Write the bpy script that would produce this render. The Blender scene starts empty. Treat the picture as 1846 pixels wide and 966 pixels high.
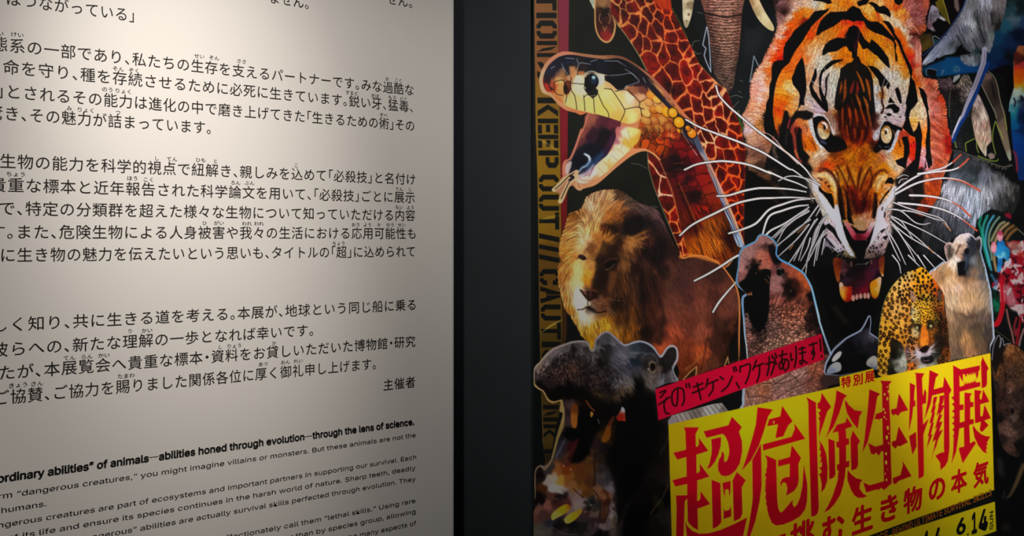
import bpy, bmesh, math, time
import numpy as np
from mathutils import Vector, Matrix
# ================================================================ camera, world, lights, exposure
SC = bpy.context.scene
F, CXP, HYP = 1750., 923., 431.                 # focal length in pixels, principal column, horizon row (1846 x 966 frame)
CAM_H = 1.5
cd = bpy.data.cameras.new('camera'); cam = bpy.data.objects.new('camera', cd); SC.collection.objects.link(cam)
cam.location = (0, 0, CAM_H); cam.rotation_euler = (math.pi / 2, 0, 0)
cd.sensor_fit = 'HORIZONTAL'; cd.sensor_width = 36.; cd.lens = F / 1846 * 36; cd.shift_y = -(483 - HYP) / 1846; cd.clip_start = .02
SC.camera = cam
SC.view_settings.view_transform = 'Standard'; SC.view_settings.look = 'None'; SC.view_settings.gamma = 1; SC.view_settings.exposure = 0.0
SC.view_settings.use_curve_mapping = False
w = bpy.data.worlds.new('World'); SC.world = w; w.use_nodes = True
w.node_tree.nodes['Background'].inputs[0].default_value = (.45, .52, .62, 1); w.node_tree.nodes['Background'].inputs[1].default_value = .045
# the long dark wall recedes to the right; S is metres along it, N points out of it into the room
TH = math.atan((3140 - CXP) / F); DX, DY = math.sin(TH), math.cos(TH); NX, NY = DY, -DX
P0 = ((817 - CXP) / F * 1.74, 1.74)
def wall_s(px, off=0.):
    """distance along the wall of an image column, for a surface standing off metres proud of it"""
    ax, ay = P0[0] + NX * off, P0[1] + NY * off; r = (px - CXP) / F
    return (r * ay - ax) / (DX - r * DY)
def world(s, z, off=0.): return (P0[0] + NX * off + s * DX, P0[1] + NY * off + s * DY, z)
def wall_sz(px, py, off=0.):
    s = wall_s(px, off); return s, CAM_H + (HYP - py) / F * (P0[1] + NY * off + s * DY)
def spot(name, s, z, off, ts, tz, energy, size, blend, color, radius=.03):
    l = bpy.data.lights.new(name, 'SPOT'); l.energy = energy; l.spot_size = math.radians(size); l.spot_blend = blend; l.color = color; l.shadow_soft_size = radius
    o = bpy.data.objects.new(name, l); SC.collection.objects.link(o); a = Vector(world(s, z, off)); b = Vector(world(ts, tz, 0)); o.location = a
    o.rotation_euler = (b - a).to_track_quat('-Z', 'Y').to_euler(); return o
WARM, NEUT = (1., .925, .83), (1., .955, .89)
spot('panel_spotlight', .143, 2.342, .956, -1.244, .989, 63.5, 62.3, 1., WARM)
spot('panel_wash_spotlight', -.950, 2.228, .521, .010, 1.336, 41, 63.9, 1., WARM)
spot('poster_wash_spotlight', .678, 2.252, 1.8, 1.212, 2.019, 131, 88.6, 1., NEUT)
spot('poster_accent_spotlight', 1.075, 2.412, 1.49, 1.919, 1.345, 170, 37.1, 1., NEUT)

# ================================================================ materials
def mat(name, color, rough=.6, spec=.3, noise=0., nscale=8., attr=None, bump=0.):
    m = bpy.data.materials.new(name); m.use_nodes = True; nt = m.node_tree; b = nt.nodes['Principled BSDF']
    b.inputs['Roughness'].default_value = rough; b.inputs['Specular IOR Level'].default_value = spec
    if attr:
        a = nt.nodes.new('ShaderNodeAttribute'); a.attribute_name = attr; nt.links.new(a.outputs['Color'], b.inputs['Base Color'])
    else:
        b.inputs['Base Color'].default_value = (*color, 1)
    if noise or bump:
        tc = nt.nodes.new('ShaderNodeTexCoord'); n = nt.nodes.new('ShaderNodeTexNoise'); n.inputs['Scale'].default_value = nscale; n.inputs['Detail'].default_value = 6
        nt.links.new(tc.outputs['Object'], n.inputs['Vector'])
        if noise:
            r = nt.nodes.new('ShaderNodeValToRGB'); r.color_ramp.elements[0].position = .3; r.color_ramp.elements[1].position = .7
            r.color_ramp.elements[0].color = (*[c * (1 - noise) for c in color], 1); r.color_ramp.elements[1].color = (*[min(c * (1 + noise), 1) for c in color], 1)
            nt.links.new(n.outputs['Fac'], r.inputs['Fac']); nt.links.new(r.outputs['Color'], b.inputs['Base Color'])
        if bump:
            bp = nt.nodes.new('ShaderNodeBump'); bp.inputs['Strength'].default_value = bump; bp.inputs['Distance'].default_value = .002
            nt.links.new(n.outputs['Fac'], bp.inputs['Height']); nt.links.new(bp.outputs['Normal'], b.inputs['Normal'])
    return m
M_WALL = mat('dark_wall_paint', (.030, .037, .043), .8, .2, .10, 5., bump=.15)
M_DARK = mat('dark_floor_carpet', (.02, .02, .022), .9, .1, .3, 60., bump=.4)
M_CEIL = mat('black_ceiling_paint', (.012, .012, .013), .9, .1, .2, 6.)
M_PANEL = mat('matte_white_panel', (.815, .79, .77), .75, .15, .012, 3.)
M_EDGE = mat('panel_edge', (.62, .64, .66), .5, .3, .03, 9.)
M_INK = mat('black_ink', (.022, .018, .016), .6, .2, .05, 90.)
M_INKB = mat('bold_black_ink', (.010, .009, .008), .6, .2, .05, 90.)
M_PRINT = mat('glossy_poster_print', None, .5, .2, attr='print_colour')
M_BOARD = mat('black_poster_board', (.012, .014, .015), .6, .3, .1, 20.)
M_RED = mat('red_poster_ink', (.62, .003, .008), .5, .2, .03, 60.)
M_BROWN = mat('brown_poster_ink', (.42, .12, .010), .5, .2, .03, 60.)
M_BLK = mat('black_poster_ink', (.010, .010, .008), .5, .2, .03, 60.)
# ================================================================ helpers
def link(name, me, m, parent=None):
    o = bpy.data.objects.new(name, me); SC.collection.objects.link(o)
    if m: me.materials.append(m)
    if parent: o.parent = parent; o.matrix_parent_inverse = parent.matrix_world.inverted()
    return o
def slab(name, s0, s1, z0, z1, o0, o1, m, parent=None, bevel=0.):
    bm = bmesh.new(); v = [bm.verts.new(world(s, z, o)) for o in (o0, o1) for z in (z0, z1) for s in (s0, s1)]
    for f in ((0, 1, 3, 2), (4, 6, 7, 5), (0, 4, 5, 1), (2, 3, 7, 6), (0, 2, 6, 4), (1, 5, 7, 3)): bm.faces.new([v[i] for i in f])
    bmesh.ops.recalc_face_normals(bm, faces=bm.faces)
    if bevel: bmesh.ops.bevel(bm, geom=list(bm.edges), offset=bevel, segments=2, affect='EDGES')
    me = bpy.data.meshes.new(name); bm.to_mesh(me); bm.free(); return link(name, me, m, parent)
def root(name, s, z, off, label, cat):
    e = bpy.data.objects.new(name, None); SC.collection.objects.link(e); e.location = world(s, z, off); e['label'] = label; e['category'] = cat; e.empty_display_size = .1
    bpy.context.view_layer.update(); return e
# ================================================================ setting
o = slab('wall_front', -3.2, 4.6, 0, 3.2, -.12, 0, M_WALL); o['kind'] = 'structure'
def plate(name, z0, z1, m):
    o = slab(name, -3.2, 4.6, z0, z1, 0, 4.2, m); o['kind'] = 'structure'
plate('floor', -.1, 0, M_DARK); plate('ceiling', 3.2, 3.3, M_CEIL)
o = slab('baseboard_front', -3.2, 4.6, 0, .08, .0005, .012, M_BOARD); o['kind'] = 'structure'
# ================================================================ lettering
_tc = bpy.data.curves.new('glyph_maker', 'FONT'); _to = bpy.data.objects.new('glyph_maker', _tc); SC.collection.objects.link(_to); _gc = {}
try:
    LATIN = bpy.data.fonts.load(bpy.utils.system_resource('DATAFILES') + '/fonts/Inter.woff2')    # the typeface Blender itself ships
except Exception:
    LATIN = None
_base = _tc.font; _lay = {}                      # thickened strokes are stacked as thin layers of ink
def glyph(t, bold=0.):
    """flat mesh data of a string set in a built-in typeface: (vertices, faces); bold thickens the strokes"""
    k = (t, bold)
    if k not in _gc:
        _tc.font = LATIN if LATIN and all(ord(c) < 0x2e80 for c in t) and t != '・' else _base
        _tc.body = t; _tc.size = 1.; _tc.resolution_u = 3; _tc.dimensions = '2D'; _tc.fill_mode = 'BOTH'
        bpy.context.view_layer.update(); dg = bpy.context.evaluated_depsgraph_get(); ev = _to.evaluated_get(dg); me = bpy.data.meshes.new_from_object(ev)
        v = np.zeros(len(me.vertices) * 3); me.vertices.foreach_get('co', v); v = v.reshape(-1, 3)[:, :2].copy(); f = [tuple(p.vertices) for p in me.polygons]; bpy.data.meshes.remove(me)
        if bold:
            n = len(v); sh = [(math.cos(a) * bold, math.sin(a) * bold) for a in np.arange(8) * math.pi / 4]
            f = [tuple(q + n * i for q in p) for i in range(8) for p in f]; v = np.vstack([v + np.array(d) for d in sh]); _lay[k] = np.repeat(np.arange(8) * 4e-5, n)
        _gc[k] = (v, f)
    return _gc[k]
def letters(name, items, m, parent):
    """items: list of (verts Nx3 world, faces) joined into one line of lettering"""
    V = []; Fc = []; n = 0
    for v, f in items: V += [tuple(q) for q in v]; Fc += [tuple(i + n for i in q) for q in f]; n += len(v)
    me = bpy.data.meshes.new(name); me.from_pydata(V, [], Fc); return link(name, me, m, parent)
HALF = '、。「」・'
def jp_line(parent, off, text, i0, x0, i1, x1, yref, em_z, m, name='text_line', bold=0., gscale=.97):
    """Japanese line: centres of characters i0, i1 at image columns x0, x1; yref = (column, row) of its centre line"""
    u = []; p = 0.
    for c in text: wd = .5 if c in HALF else 1.; u.append((p, wd)); p += wd
    c0, c1 = u[i0][0] + u[i0][1] / 2, u[i1][0] + u[i1][1] / 2; s0, s1 = wall_s(x0, off), wall_s(x1, off); em = (s1 - s0) / (c1 - c0); zc = wall_sz(*yref, off)[1]
    it = []
    for c, (q, wd) in zip(text, u):
        v, f = glyph(c, bold)
        if not len(v): continue
        gx = v[:, 0].copy(); gy = v[:, 1]
        if c == '「': gx -= .5
        if c == '・': gx -= .25
        s = s0 + (q - c0) * em + gx * em * gscale + em * (1 - gscale) * .5; z = zc + (gy - .38) * em_z
        it.append((np.stack([P0[0] + NX * off + s * DX, P0[1] + NY * off + s * DY, z], 1), f))
    return letters(name, it, m, parent)
def en_line(parent, off, text, x0, x1, yref, size, m, bold=0., name='text_line'):
    """Latin line from image column x0 to x1; yref = (column, row) on its baseline; size in metres"""
    v, f = glyph(text, bold); tp = off + _lay.get((text, bold), 0.); s0, s1 = wall_s(x0, off), wall_s(x1, off); a, b = v[:, 0].min(), v[:, 0].max(); zb = wall_sz(*yref, off)[1]
    s = s0 + (v[:, 0] - a) / (b - a) * (s1 - s0); z = zb + v[:, 1] * size
    return letters(name, [(np.stack([P0[0] + NX * tp + s * DX, P0[1] + NY * tp + s * DY, z], 1), f)], m, parent)
# ================================================================ white text panel
PO_, PF = .002, .020; sR = wall_s(817, PF)
panel = root('text_panel', sR - .9, CAM_H, 0, 'large white wall panel printed with black Japanese and English exhibition text', 'sign')
slab('board', sR - 2.3, sR, .35, 2.75, PO_, PF, M_PANEL, panel, .0008)
slab('edge_strip', sR - .0002, sR + .0012, .35, 2.75, PO_, PF - .0004, M_EDGE, panel)
TO = PF + .0004
def Zy(px, off): return P0[1] + NY * off + wall_s(px, off) * DY
EM = 22.2 / F * Zy(718, TO)
for t, i0, x0, i1, x1, y in (
    ('はつながっている」', 1, 53.6, 7, 219, (219, 25)), ('ません。', 0, 495, 2, 538, (538, 3)), ('せん。', 0, 707, 1, 726.5, (726, 2)),
    ('態系の一部であり、私たちの生存を支えるパートナーです。みな過酷な', 1, 31.3, -1, 737.7, (737.7, 161.7)),
    ('命を守り、種を存続させるために必死に生きています。鋭い牙、猛毒、', 0, 20.3, -2, 728.1, (728.1, 191.3)),
    ('」とされるその能力は進化の中で磨き上げてきた「生きるための術」その', 1, 24.6, -1, 739.1, (739.1, 226.2)),
    ('驚き、その魅力が詰まっています。', 1, 21.7, -2, 359.4, (359.4, 229)),
    ('生物の能力を科学的視点で紐解き、親しみを込めて「必殺技」と名付け', 0, 14.5, -1, 740.6, (740.6, 322.9)),
    ('貴重な標本と近年報告された科学論文を用いて、「必殺技」ごとに展示', 1, 29, -1, 739.1, (739.1, 355.7)),
    ('で、特定の分類群を超えた様々な生物について知っていただける内容', 0, 13, -1, 739.7, (739.7, 388)),
    ('す。また、危険生物による人身被害や我々の生活における応用可能性も', 2, 43.5, -1, 742, (742, 420.5)),
    ('に生き物の魅力を伝えたいという思いも、タイトルの「超」に込められて', 1, 45, -1, 740.6, (740.6, 452.8)),
    ('しく知り、共に生きる道を考える。本展が、地球という同じ船に乗る', 2, 66, -1, 742, (742, 549)),
    ('彼らへの、新たな理解の一歩となれば幸いです。', 1, 33.3, -2, 545, (545, 595.5)),
    ('たが、本展覧会へ貴重な標本・資料をお貸しいただいた博物館・研究', 4, 125.2, -1, 739.7, (739.7, 615.2)),
    ('ご協賛、ご協力を賜りました関係各位に厚く御礼申し上げます。', 1, 33.3, -2, 660.9, (660.9, 656.5)),
    ('主催者', 0, 700, 2, 739.7, (739.7, 688.7))):
    i1 = i1 % len(t); jp_line(panel, TO, t, i0, x0, i1, x1, y, EM, M_INK)
for t, x, y in (('けい', 31.3, 63), ('せい', 359.4, 102), ('ぞん', 386, 105), ('そん', 213, 124.6), ('ぞく', 242, 127.5), ('のう', 194, 162), ('りょく', 222.6, 165), ('み', 125, 196), ('りょく', 155, 199), ('つ', 213, 203),
    ('ささ', 435.4, 111), ('か', 698, 143), ('こく', 718.3, 145.5), ('するど', 634.2, 168), ('きば', 676, 173.3), ('もう', 707.2, 176.2), ('どく', 727.5, 179), ('すべ', 691.3, 208), ('い', 2, 61), ('し', 282.6, 286), ('てん', 310, 287.5),
    ('ひも', 362, 289), ('と', 388.4, 291), ('ちょう', 29, 314.5), ('ほう', 239, 322), ('こく', 268, 324.3), ('ひ', 368.7, 402.6), ('がい', 394.8, 402.6), ('こ', 534.2, 298.6), ('ろん', 424.6, 330), ('ぶん', 449.9, 330.4),
    ('てん', 719.4, 341.7), ('じ', 739, 342), ('ない', 719.7, 373.9), ('よう', 739.7, 374.5), ('われ', 445, 403.5), ('われ', 466.7, 403.5), ('おう', 641.4, 405.5), ('よう', 662.3, 405.8), ('か', 683.2, 405.8), ('のう', 703.5, 405.8),
    ('せい', 724, 405.8), ('ちょう', 610.7, 439.1), ('り', 234.8, 597.4), ('かい', 265.2, 596.2), ('てん', 125.2, 645.5), ('らん', 156.5, 643.2), ('かい', 187.5, 640.9), ('し', 397, 625.8), ('きょう', 33.3, 694.5), ('さん', 66.7, 691.9),
    ('たまわ', 227.5, 678), ('りょう', 422.6, 623.8), ('か', 494.2, 619.1), ('あつ', 474.5, 656.8), ('おん', 514.5, 653.3), ('れい', 537.7, 651)):
    n = len(t); s = wall_s(x, TO); r = EM * .345; it = []; zc = wall_sz(x, y - .8, TO)[1]
    for i, c in enumerate(t):
        v, f = glyph(c); ss = s + (i - n / 2 + v[:, 0]) * r * (1.12 if n > 1 else 1.); it.append((np.stack([P0[0] + NX * TO + ss * DX, P0[1] + NY * TO + ss * DY, zc + (v[:, 1] - .38) * r], 1), f))
    letters('reading_aid', it, M_INK, panel)
SZ = 15.6 / F * Zy(730, TO)
for t, x0, x1, y in (('ordinary abilities” of animals', -4.5, 268.4, (268.4, 831.7)), ('abilities honed through evolution', 286.6, 548.6, (548.6, 792.5)), ('through the lens of science.', 563, 746.3, (744, 765.3))):
    o = en_line(panel, TO, t, x0, x1, y, SZ * 1.38, M_INKB, .022, 'heading_line'); o['label'] = 'bold English heading words'
for x0, x1, y in ((269, 285.5, 825.2), (549, 562.4, 787.6)):
    s0, z0 = wall_sz(x0, y, TO); s1, _ = wall_sz(x1, y, TO); letters('heading_dash', [([world(s0, z0, TO), world(s1, z0, TO), world(s1, z0 + .0008, TO), world(s0, z0 + .0008, TO)], [(0, 1, 2, 3)])], M_INK, panel)
for t, x0, x1, y in (('rm “dangerous creatures,” you might imagine villains or monsters. But these animals are not the', -2, 749, (749, 787.5)), ('humans.', 3, 84, (84, 912)),
    ('ngerous creatures are part of ecosystems and important partners in supporting our survival. Each', -3, 750, (750, 827)), ('ct its life and ensure its species continues in the harsh world of nature. Sharp teeth, deadly', 15, 748.6, (748.6, 846.5)),
    ('“dangerous” abilities are actually survival skills perfected through evolution. They', 134.5, 749, (749, 866.3)), ('ffectionately call them “lethal skills.” Using rare', 407, 748.6, (748.6, 905.6)),
    ('her than by species group, allowing', 505, 749, (749, 925)), ('the many aspects of', 623.5, 750, (750, 945.9))):
    en_line(panel, TO, t, x0, x1, y, SZ * .97, M_INK)
# ================================================================ poster
PB = .006; sA, sB = wall_s(961.5, PB), wall_s(2060, PB)
poster = root('exhibition_poster', (sA + sB) / 2, CAM_H, 0, 'large wild animal exhibition poster with roaring tiger, yellow title box and caution tape', 'poster')
slab('poster_board', sA, sB, .28, 2.72, .0008, PB - .0004, M_BOARD, poster)
LC = None
LC = [-0.4097, -0.6962, -0.7138, -0.0622, 0.2576, 0.4655, 0.2045, -0.6215, -0.1443, 0.6867, 0.3365, -0.748, 0.1164, 0.3097, -0.8639]
def lin(c): c = np.clip(c, 0, 1); return np.where(c <= .04045, c / 12.92, ((c + .055) / 1.055) ** 2.4)
def light_at(X, Y):
    x, y = (X - 1400) / 450, (Y - 483) / 500; T = [x ** i * y ** j for i in range(5) for j in range(5 - i)]
    return np.exp(sum(c * t for c, t in zip(LC, T)))
# ---------------------------------------------------------------- print painter
# The poster's print is flat artwork: it is drawn here on a fine grid and becomes colour
# attributes of the printed parts' meshes (one vertex per print dot).
CX0, CY0, CW, CH = 958, -16, 902, 996            # extent of the finely printed grid
col = np.zeros((CH, CW, 3), np.float32)
own = np.zeros((CH, CW), np.uint8)
OWN = ['backdrop_print']
VIEW = {'P': (0, 0, 1), 'A': (940, 0, 4.013), 'B': (1386, 0, 4.013), 'C': (940, 230, 4.013), 'D': (1386, 230, 4.013),
        'E': (940, 460, 4.013), 'F': (1386, 460, 4.013), 'G': (940, 726, 4.013), 'H': (1386, 726, 4.013),
        'T1': (1195, 750, 6.593), 'T2': (1195, 860, 9.115), 'T3': (1430, 680, 8.781), 'T4': (1430, 780, 8.781),
        'T5': (1630, 630, 10.256), 'T6': (1630, 720, 10.256), 'T7': (1390, 860, 9.115), 'T8': (1590, 810, 6.19),
        'U1': (955, 590, 6.366), 'U2': (955, 690, 6.366), 'U3': (955, 816, 6.366), 'S1': (1320, 410, 5.682), 'S2': (1320, 570, 5.682), 'N': (1190, 620, 2.791),
        'K1': (1330, 0, 9.2), 'K2': (1520, 0, 9.2), 'K3': (1330, 100, 9.2), 'K4': (1520, 100, 9.2), 'K5': (1330, 200, 9.2), 'K6': (1520, 200, 9.2), 'K7': (1440, 300, 9.2), 'K8': (1440, 400, 9.2),
        'M': (1470, 480, 12.07), 'R1': (1640, 0, 8.782), 'R2': (1640, 100, 8.782), 'R3': (1640, 200, 8.782), 'R4': (1640, 300, 8.782), 'R5': (1640, 400, 8.782), 'R6': (1740, 500, 6.9), 'R7': (1766, 600, 2.683)}
cur = ['P']
def pts(s):
    if not isinstance(s, str): return np.asarray(s, float)
    out = []
    for t in s.split():
        if ',' in t:
            v = t.split(','); o = VIEW[cur[0]]
            p = [o[0] + float(v[0]) / o[2], o[1] + float(v[1]) / o[2]]
            p += [float(q) for q in v[2:]]
            out.append(p + [0] * (3 - len(p)))
        else: cur[0] = t
    return np.array(out)
def hx(c):
    if isinstance(c, str):
        return np.array([int(c[i:i + 2], 16) for i in (0, 2, 4)], np.float32) / 255
    return np.asarray(c, np.float32)
def smooth(p, n=5, closed=True):
    if closed: a, b, c, d = np.roll(p, 1, 0), p, np.roll(p, -1, 0), np.roll(p, -2, 0)
    else:
        q = np.vstack([p[:1] * 2 - p[1:2], p, p[-1:] * 2 - p[-2:-1]]); a, b, c, d = q[:-3], q[1:-2], q[2:-1], q[3:]
    t = np.linspace(0, 1, n, endpoint=False)[None, :, None]
    a, b, c, d = [v[:, None, :] for v in (a, b, c, d)]
    r = .5 * (2 * b + (c - a) * t + (2 * a - 5 * b + 4 * c - d) * t * t + (3 * b - a - 3 * c + d) * t ** 3)
    r = r.reshape(-1, p.shape[1])
    return r if closed else np.vstack([r, p[-1:]])
def cover(p):
    """antialiased coverage of a polygon: (y0,y1,x0,x1,mask)"""
    p = np.asarray(p)[:, :2] - [CX0, CY0]
    x0, y0 = np.floor(p.min(0)).astype(int) - 1; x1, y1 = np.ceil(p.max(0)).astype(int) + 2
    x0, y0, x1, y1 = max(x0, 0), max(y0, 0), min(x1, CW), min(y1, CH)
    if x1 <= x0 or y1 <= y0: return None
    q = np.roll(p, -1, 0); m = np.zeros((y1 - y0, x1 - x0), np.float32); X = np.arange(x0, x1)[None]
    for k in (-.333, 0, .333):
        Y = np.arange(y0, y1)[:, None] + k + 1e-4
        with np.errstate(all='ignore'):
            cr = (p[None, :, 1] <= Y) != (q[None, :, 1] <= Y)
            xs = np.where(cr, p[None, :, 0] + (Y - p[None, :, 1]) * (q[None, :, 0] - p[None, :, 0]) / (q[None, :, 1] - p[None, :, 1]), 1e9)
        xs.sort(1); n = int(cr.sum(1).max()) if len(xs) else 0
        for j in range(0, n - 1, 2):
            m += np.clip(np.minimum(xs[:, j + 1:j + 2], X + .5) - np.maximum(xs[:, j:j + 1], X - .5), 0, 1)
    return y0, y1, x0, x1, np.clip(m / 3, 0, 1)
def blur1(a, r):
    if r < .3: return a
    n = int(r * 2.5) + 1; k = np.exp(-.5 * (np.arange(-n, n + 1) / r) ** 2); k /= k.sum()
    b = np.pad(a, ((n, n), (0, 0)) + ((0, 0),) * (a.ndim - 2), 'edge'); o = sum(k[i] * b[i:i + a.shape[0]] for i in range(2 * n + 1))
    b = np.pad(o, ((0, 0), (n, n)) + ((0, 0),) * (a.ndim - 2), 'edge'); return sum(k[i] * b[:, i:i + a.shape[1]] for i in range(2 * n + 1))
clip = [None]; owner = [0]
def full(c, soft=0):
    m = np.zeros((CH, CW), np.float32)
    if c is not None:
        y0, y1, x0, x1, v = c; m[y0:y1, x0:x1] = v
        if soft:
            n = int(soft * 3) + 2; a, b, e, f = max(y0 - n, 0), min(y1 + n, CH), max(x0 - n, 0), min(x1 + n, CW)
            m[a:b, e:f] = blur1(m[a:b, e:f], soft)
    return m
def put(c, color, alpha=1., soft=0, claim=False):
    if c is None: return
    y0, y1, x0, x1, m = c
    if soft:
        n = int(soft * 3) + 1; a, b, e, f = max(y0 - n, 0), min(y1 + n, CH), max(x0 - n, 0), min(x1 + n, CW)
        M = np.zeros((b - a, f - e), np.float32); M[y0 - a:y1 - a, x0 - e:x1 - e] = m; m = blur1(M, soft); y0, y1, x0, x1 = a, b, e, f
    if clip[0] is not None: m = m * clip[0][y0:y1, x0:x1]
    color = hx(color)
    if color.ndim == 3 and color.shape[:2] == (CH, CW): color = color[y0:y1, x0:x1]
    w = (m * alpha)[..., None]
    col[y0:y1, x0:x1] = col[y0:y1, x0:x1] * (1 - w) + color * w
    if claim: own[y0:y1, x0:x1][m > .5] = owner[0]
def poly(s, color, alpha=1., soft=0, sm=0, claim=False):
    for part in (s.split('|') if isinstance(s, str) else [s]):
        p = pts(part)[:, :2]; put(cover(smooth(p, sm) if sm else p), color, alpha, soft, claim)
def dist(p, pad):
    """distance to a polyline carrying width in column 2"""
    p = np.asarray(p, float); lo = p[:, :2].min(0) - pad; hi = p[:, :2].max(0) + pad
    x0, y0 = np.floor(lo - [CX0, CY0]).astype(int); x1, y1 = np.ceil(hi - [CX0, CY0]).astype(int) + 1
    x0, y0, x1, y1 = max(x0, 0), max(y0, 0), min(x1, CW), min(y1, CH)
    if x1 <= x0 or y1 <= y0: return None
    m = np.zeros((y1 - y0, x1 - x0), np.float32)
    for a, b in zip(p[:-1], p[1:]):
        w = max(a[2], b[2]) / 2 + 1
        ax, ay, bx, by = a[0] - CX0, a[1] - CY0, b[0] - CX0, b[1] - CY0
        u0, v0 = max(int(min(ax, bx) - w), x0), max(int(min(ay, by) - w), y0)
        u1, v1 = min(int(max(ax, bx) + w) + 2, x1), min(int(max(ay, by) + w) + 2, y1)
        if u1 <= u0 or v1 <= v0: continue
        X = np.arange(u0, u1)[None] - ax; Y = np.arange(v0, v1)[:, None] - ay
        dx, dy = bx - ax, by - ay; L = dx * dx + dy * dy + 1e-9
        t = np.clip((X * dx + Y * dy) / L, 0, 1); d = np.sqrt((X - t * dx) ** 2 + (Y - t * dy) ** 2)
        W = a[2] + (b[2] - a[2]) * t; c = np.clip(W / 2 - d + .5, 0, 1) * np.clip(W * 1.3, 0, 1)
        s = m[v0 - y0:v1 - y0, u0 - x0:u1 - x0]; np.maximum(s, c, out=s)
    return y0, y1, x0, x1, m
def line(s, w, color, alpha=1., soft=0, sm=5, taper=0, claim=False):
    """w in image pixels, one number or a list along the line; taper 1: thin end, 2: thin both ends"""
    for part in (s.split('|') if isinstance(s, str) else [s]):
        p = pts(part); n = len(p)
        p[:, 2] = np.interp(np.linspace(0, 1, n), np.linspace(0, 1, len(w)), w) if isinstance(w, (list, tuple)) else w
        if taper == 1: p[:, 2] *= np.linspace(1, .15, n)
        if taper == 3: p[:, 2] *= np.linspace(1, .5, n)
        if taper == 2: p[:, 2] *= np.sin(np.linspace(.15, np.pi - .15, n)) ** .6
        if sm and n > 2: p = smooth(p, sm, False)
        put(dist(p, max(p[:, 2].max(), 1) + 2), color, alpha, soft, claim)
def dots(s, color, rx=1, ry=1, alpha=1., soft=0, rot=0):
    """ellipses: points x,y[,r in view units]"""
    for part in [s]:
        P = pts(part)
        for x, y, r in P:
            a, b = (rx, ry) if not r else (r / VIEW[cur[0]][2] * rx, r / VIEW[cur[0]][2] * ry)
            t = np.linspace(0, 2 * np.pi, 14, endpoint=False); c, s_ = np.cos(rot), np.sin(rot)
            X, Y = a * np.cos(t), b * np.sin(t)
            put(cover(np.stack([x + X * c - Y * s_, y + X * s_ + Y * c], 1)), color, alpha, soft)
def grad(s, p=2., e=4.):
    """colour field from scattered samples 'x,y hex ...' (idw)"""
    P = []; C = []
    for t in s.split():
        if ',' in t: v = t.split(','); o = VIEW[cur[0]]; P.append((o[0] + float(v[0]) / o[2], o[1] + float(v[1]) / o[2]))
        elif t in VIEW: cur[0] = t
        else: C.append(hx(t))
    P = np.array(P); C = np.array(C); x0, y0 = np.maximum((P.min(0) - 60 - [CX0, CY0]).astype(int), 0); x1, y1 = np.minimum((P.max(0) + 60 - [CX0, CY0]).astype(int), [CW, CH])
    st = 2; X = np.arange(x0, x1, st)[None] + CX0; Y = np.arange(y0, y1, st)[:, None] + CY0
    A = 0; S = 0
    for q, c in zip(P, C):
        w = 1. / ((X - q[0]) ** 2 + (Y - q[1]) ** 2 + e * e) ** p; A = A + w[..., None] * c; S = S + w
    A = np.repeat(np.repeat(A / S[..., None], st, 0), st, 1)[:y1 - y0, :x1 - x0]; out = np.zeros((CH, CW, 3), np.float32) + A.mean((0, 1)); out[y0:y1, x0:x1] = warp(blur1(A, 1), 2.2); return out
def warp(A, amp):
    r = np.random.RandomState(4); h, w = A.shape[:2]; n = [blur1(r.rand(h // 3 + 1, w // 3 + 1).astype(np.float32), .8) for _ in (0, 1)]
    n = [np.repeat(np.repeat((q - .5) / q.std(), 3, 0), 3, 1)[:h, :w] for q in n]; n = [blur1(q, 1.2) for q in n]
    Y, X = np.mgrid[:h, :w]; return A[np.clip(Y + n[0] * amp, 0, h - 1).astype(int), np.clip(X + n[1] * amp, 0, w - 1).astype(int)]
_rng = np.random.RandomState(7)
NOI = _rng.rand(CH, CW).astype(np.float32)
def vnoise(sx, sy=None, seed=0, oct=1):
    sy = sy or sx; r = np.random.RandomState(seed + 11); out = 0; amp = 1; tot = 0
    for o in range(oct):
        gx, gy = int(CW / sx) + 3, int(CH / sy) + 3; g = r.rand(gy, gx)
        X = np.arange(CW) / sx; Y = np.arange(CH) / sy; xi, yi = X.astype(int), Y.astype(int); fx, fy = X - xi, Y - yi
        fx = fx * fx * (3 - 2 * fx); fy = fy * fy * (3 - 2 * fy)
        a = g[yi][:, xi] * (1 - fx) + g[yi][:, xi + 1] * fx; b = g[yi + 1][:, xi] * (1 - fx) + g[yi + 1][:, xi + 1] * fx
        out = out + amp * (a * (1 - fy[:, None]) + b * fy[:, None]); tot += amp; amp *= .55; sx, sy = max(sx / 2, 1), max(sy / 2, 1)
    return (out / tot).astype(np.float32)
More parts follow.
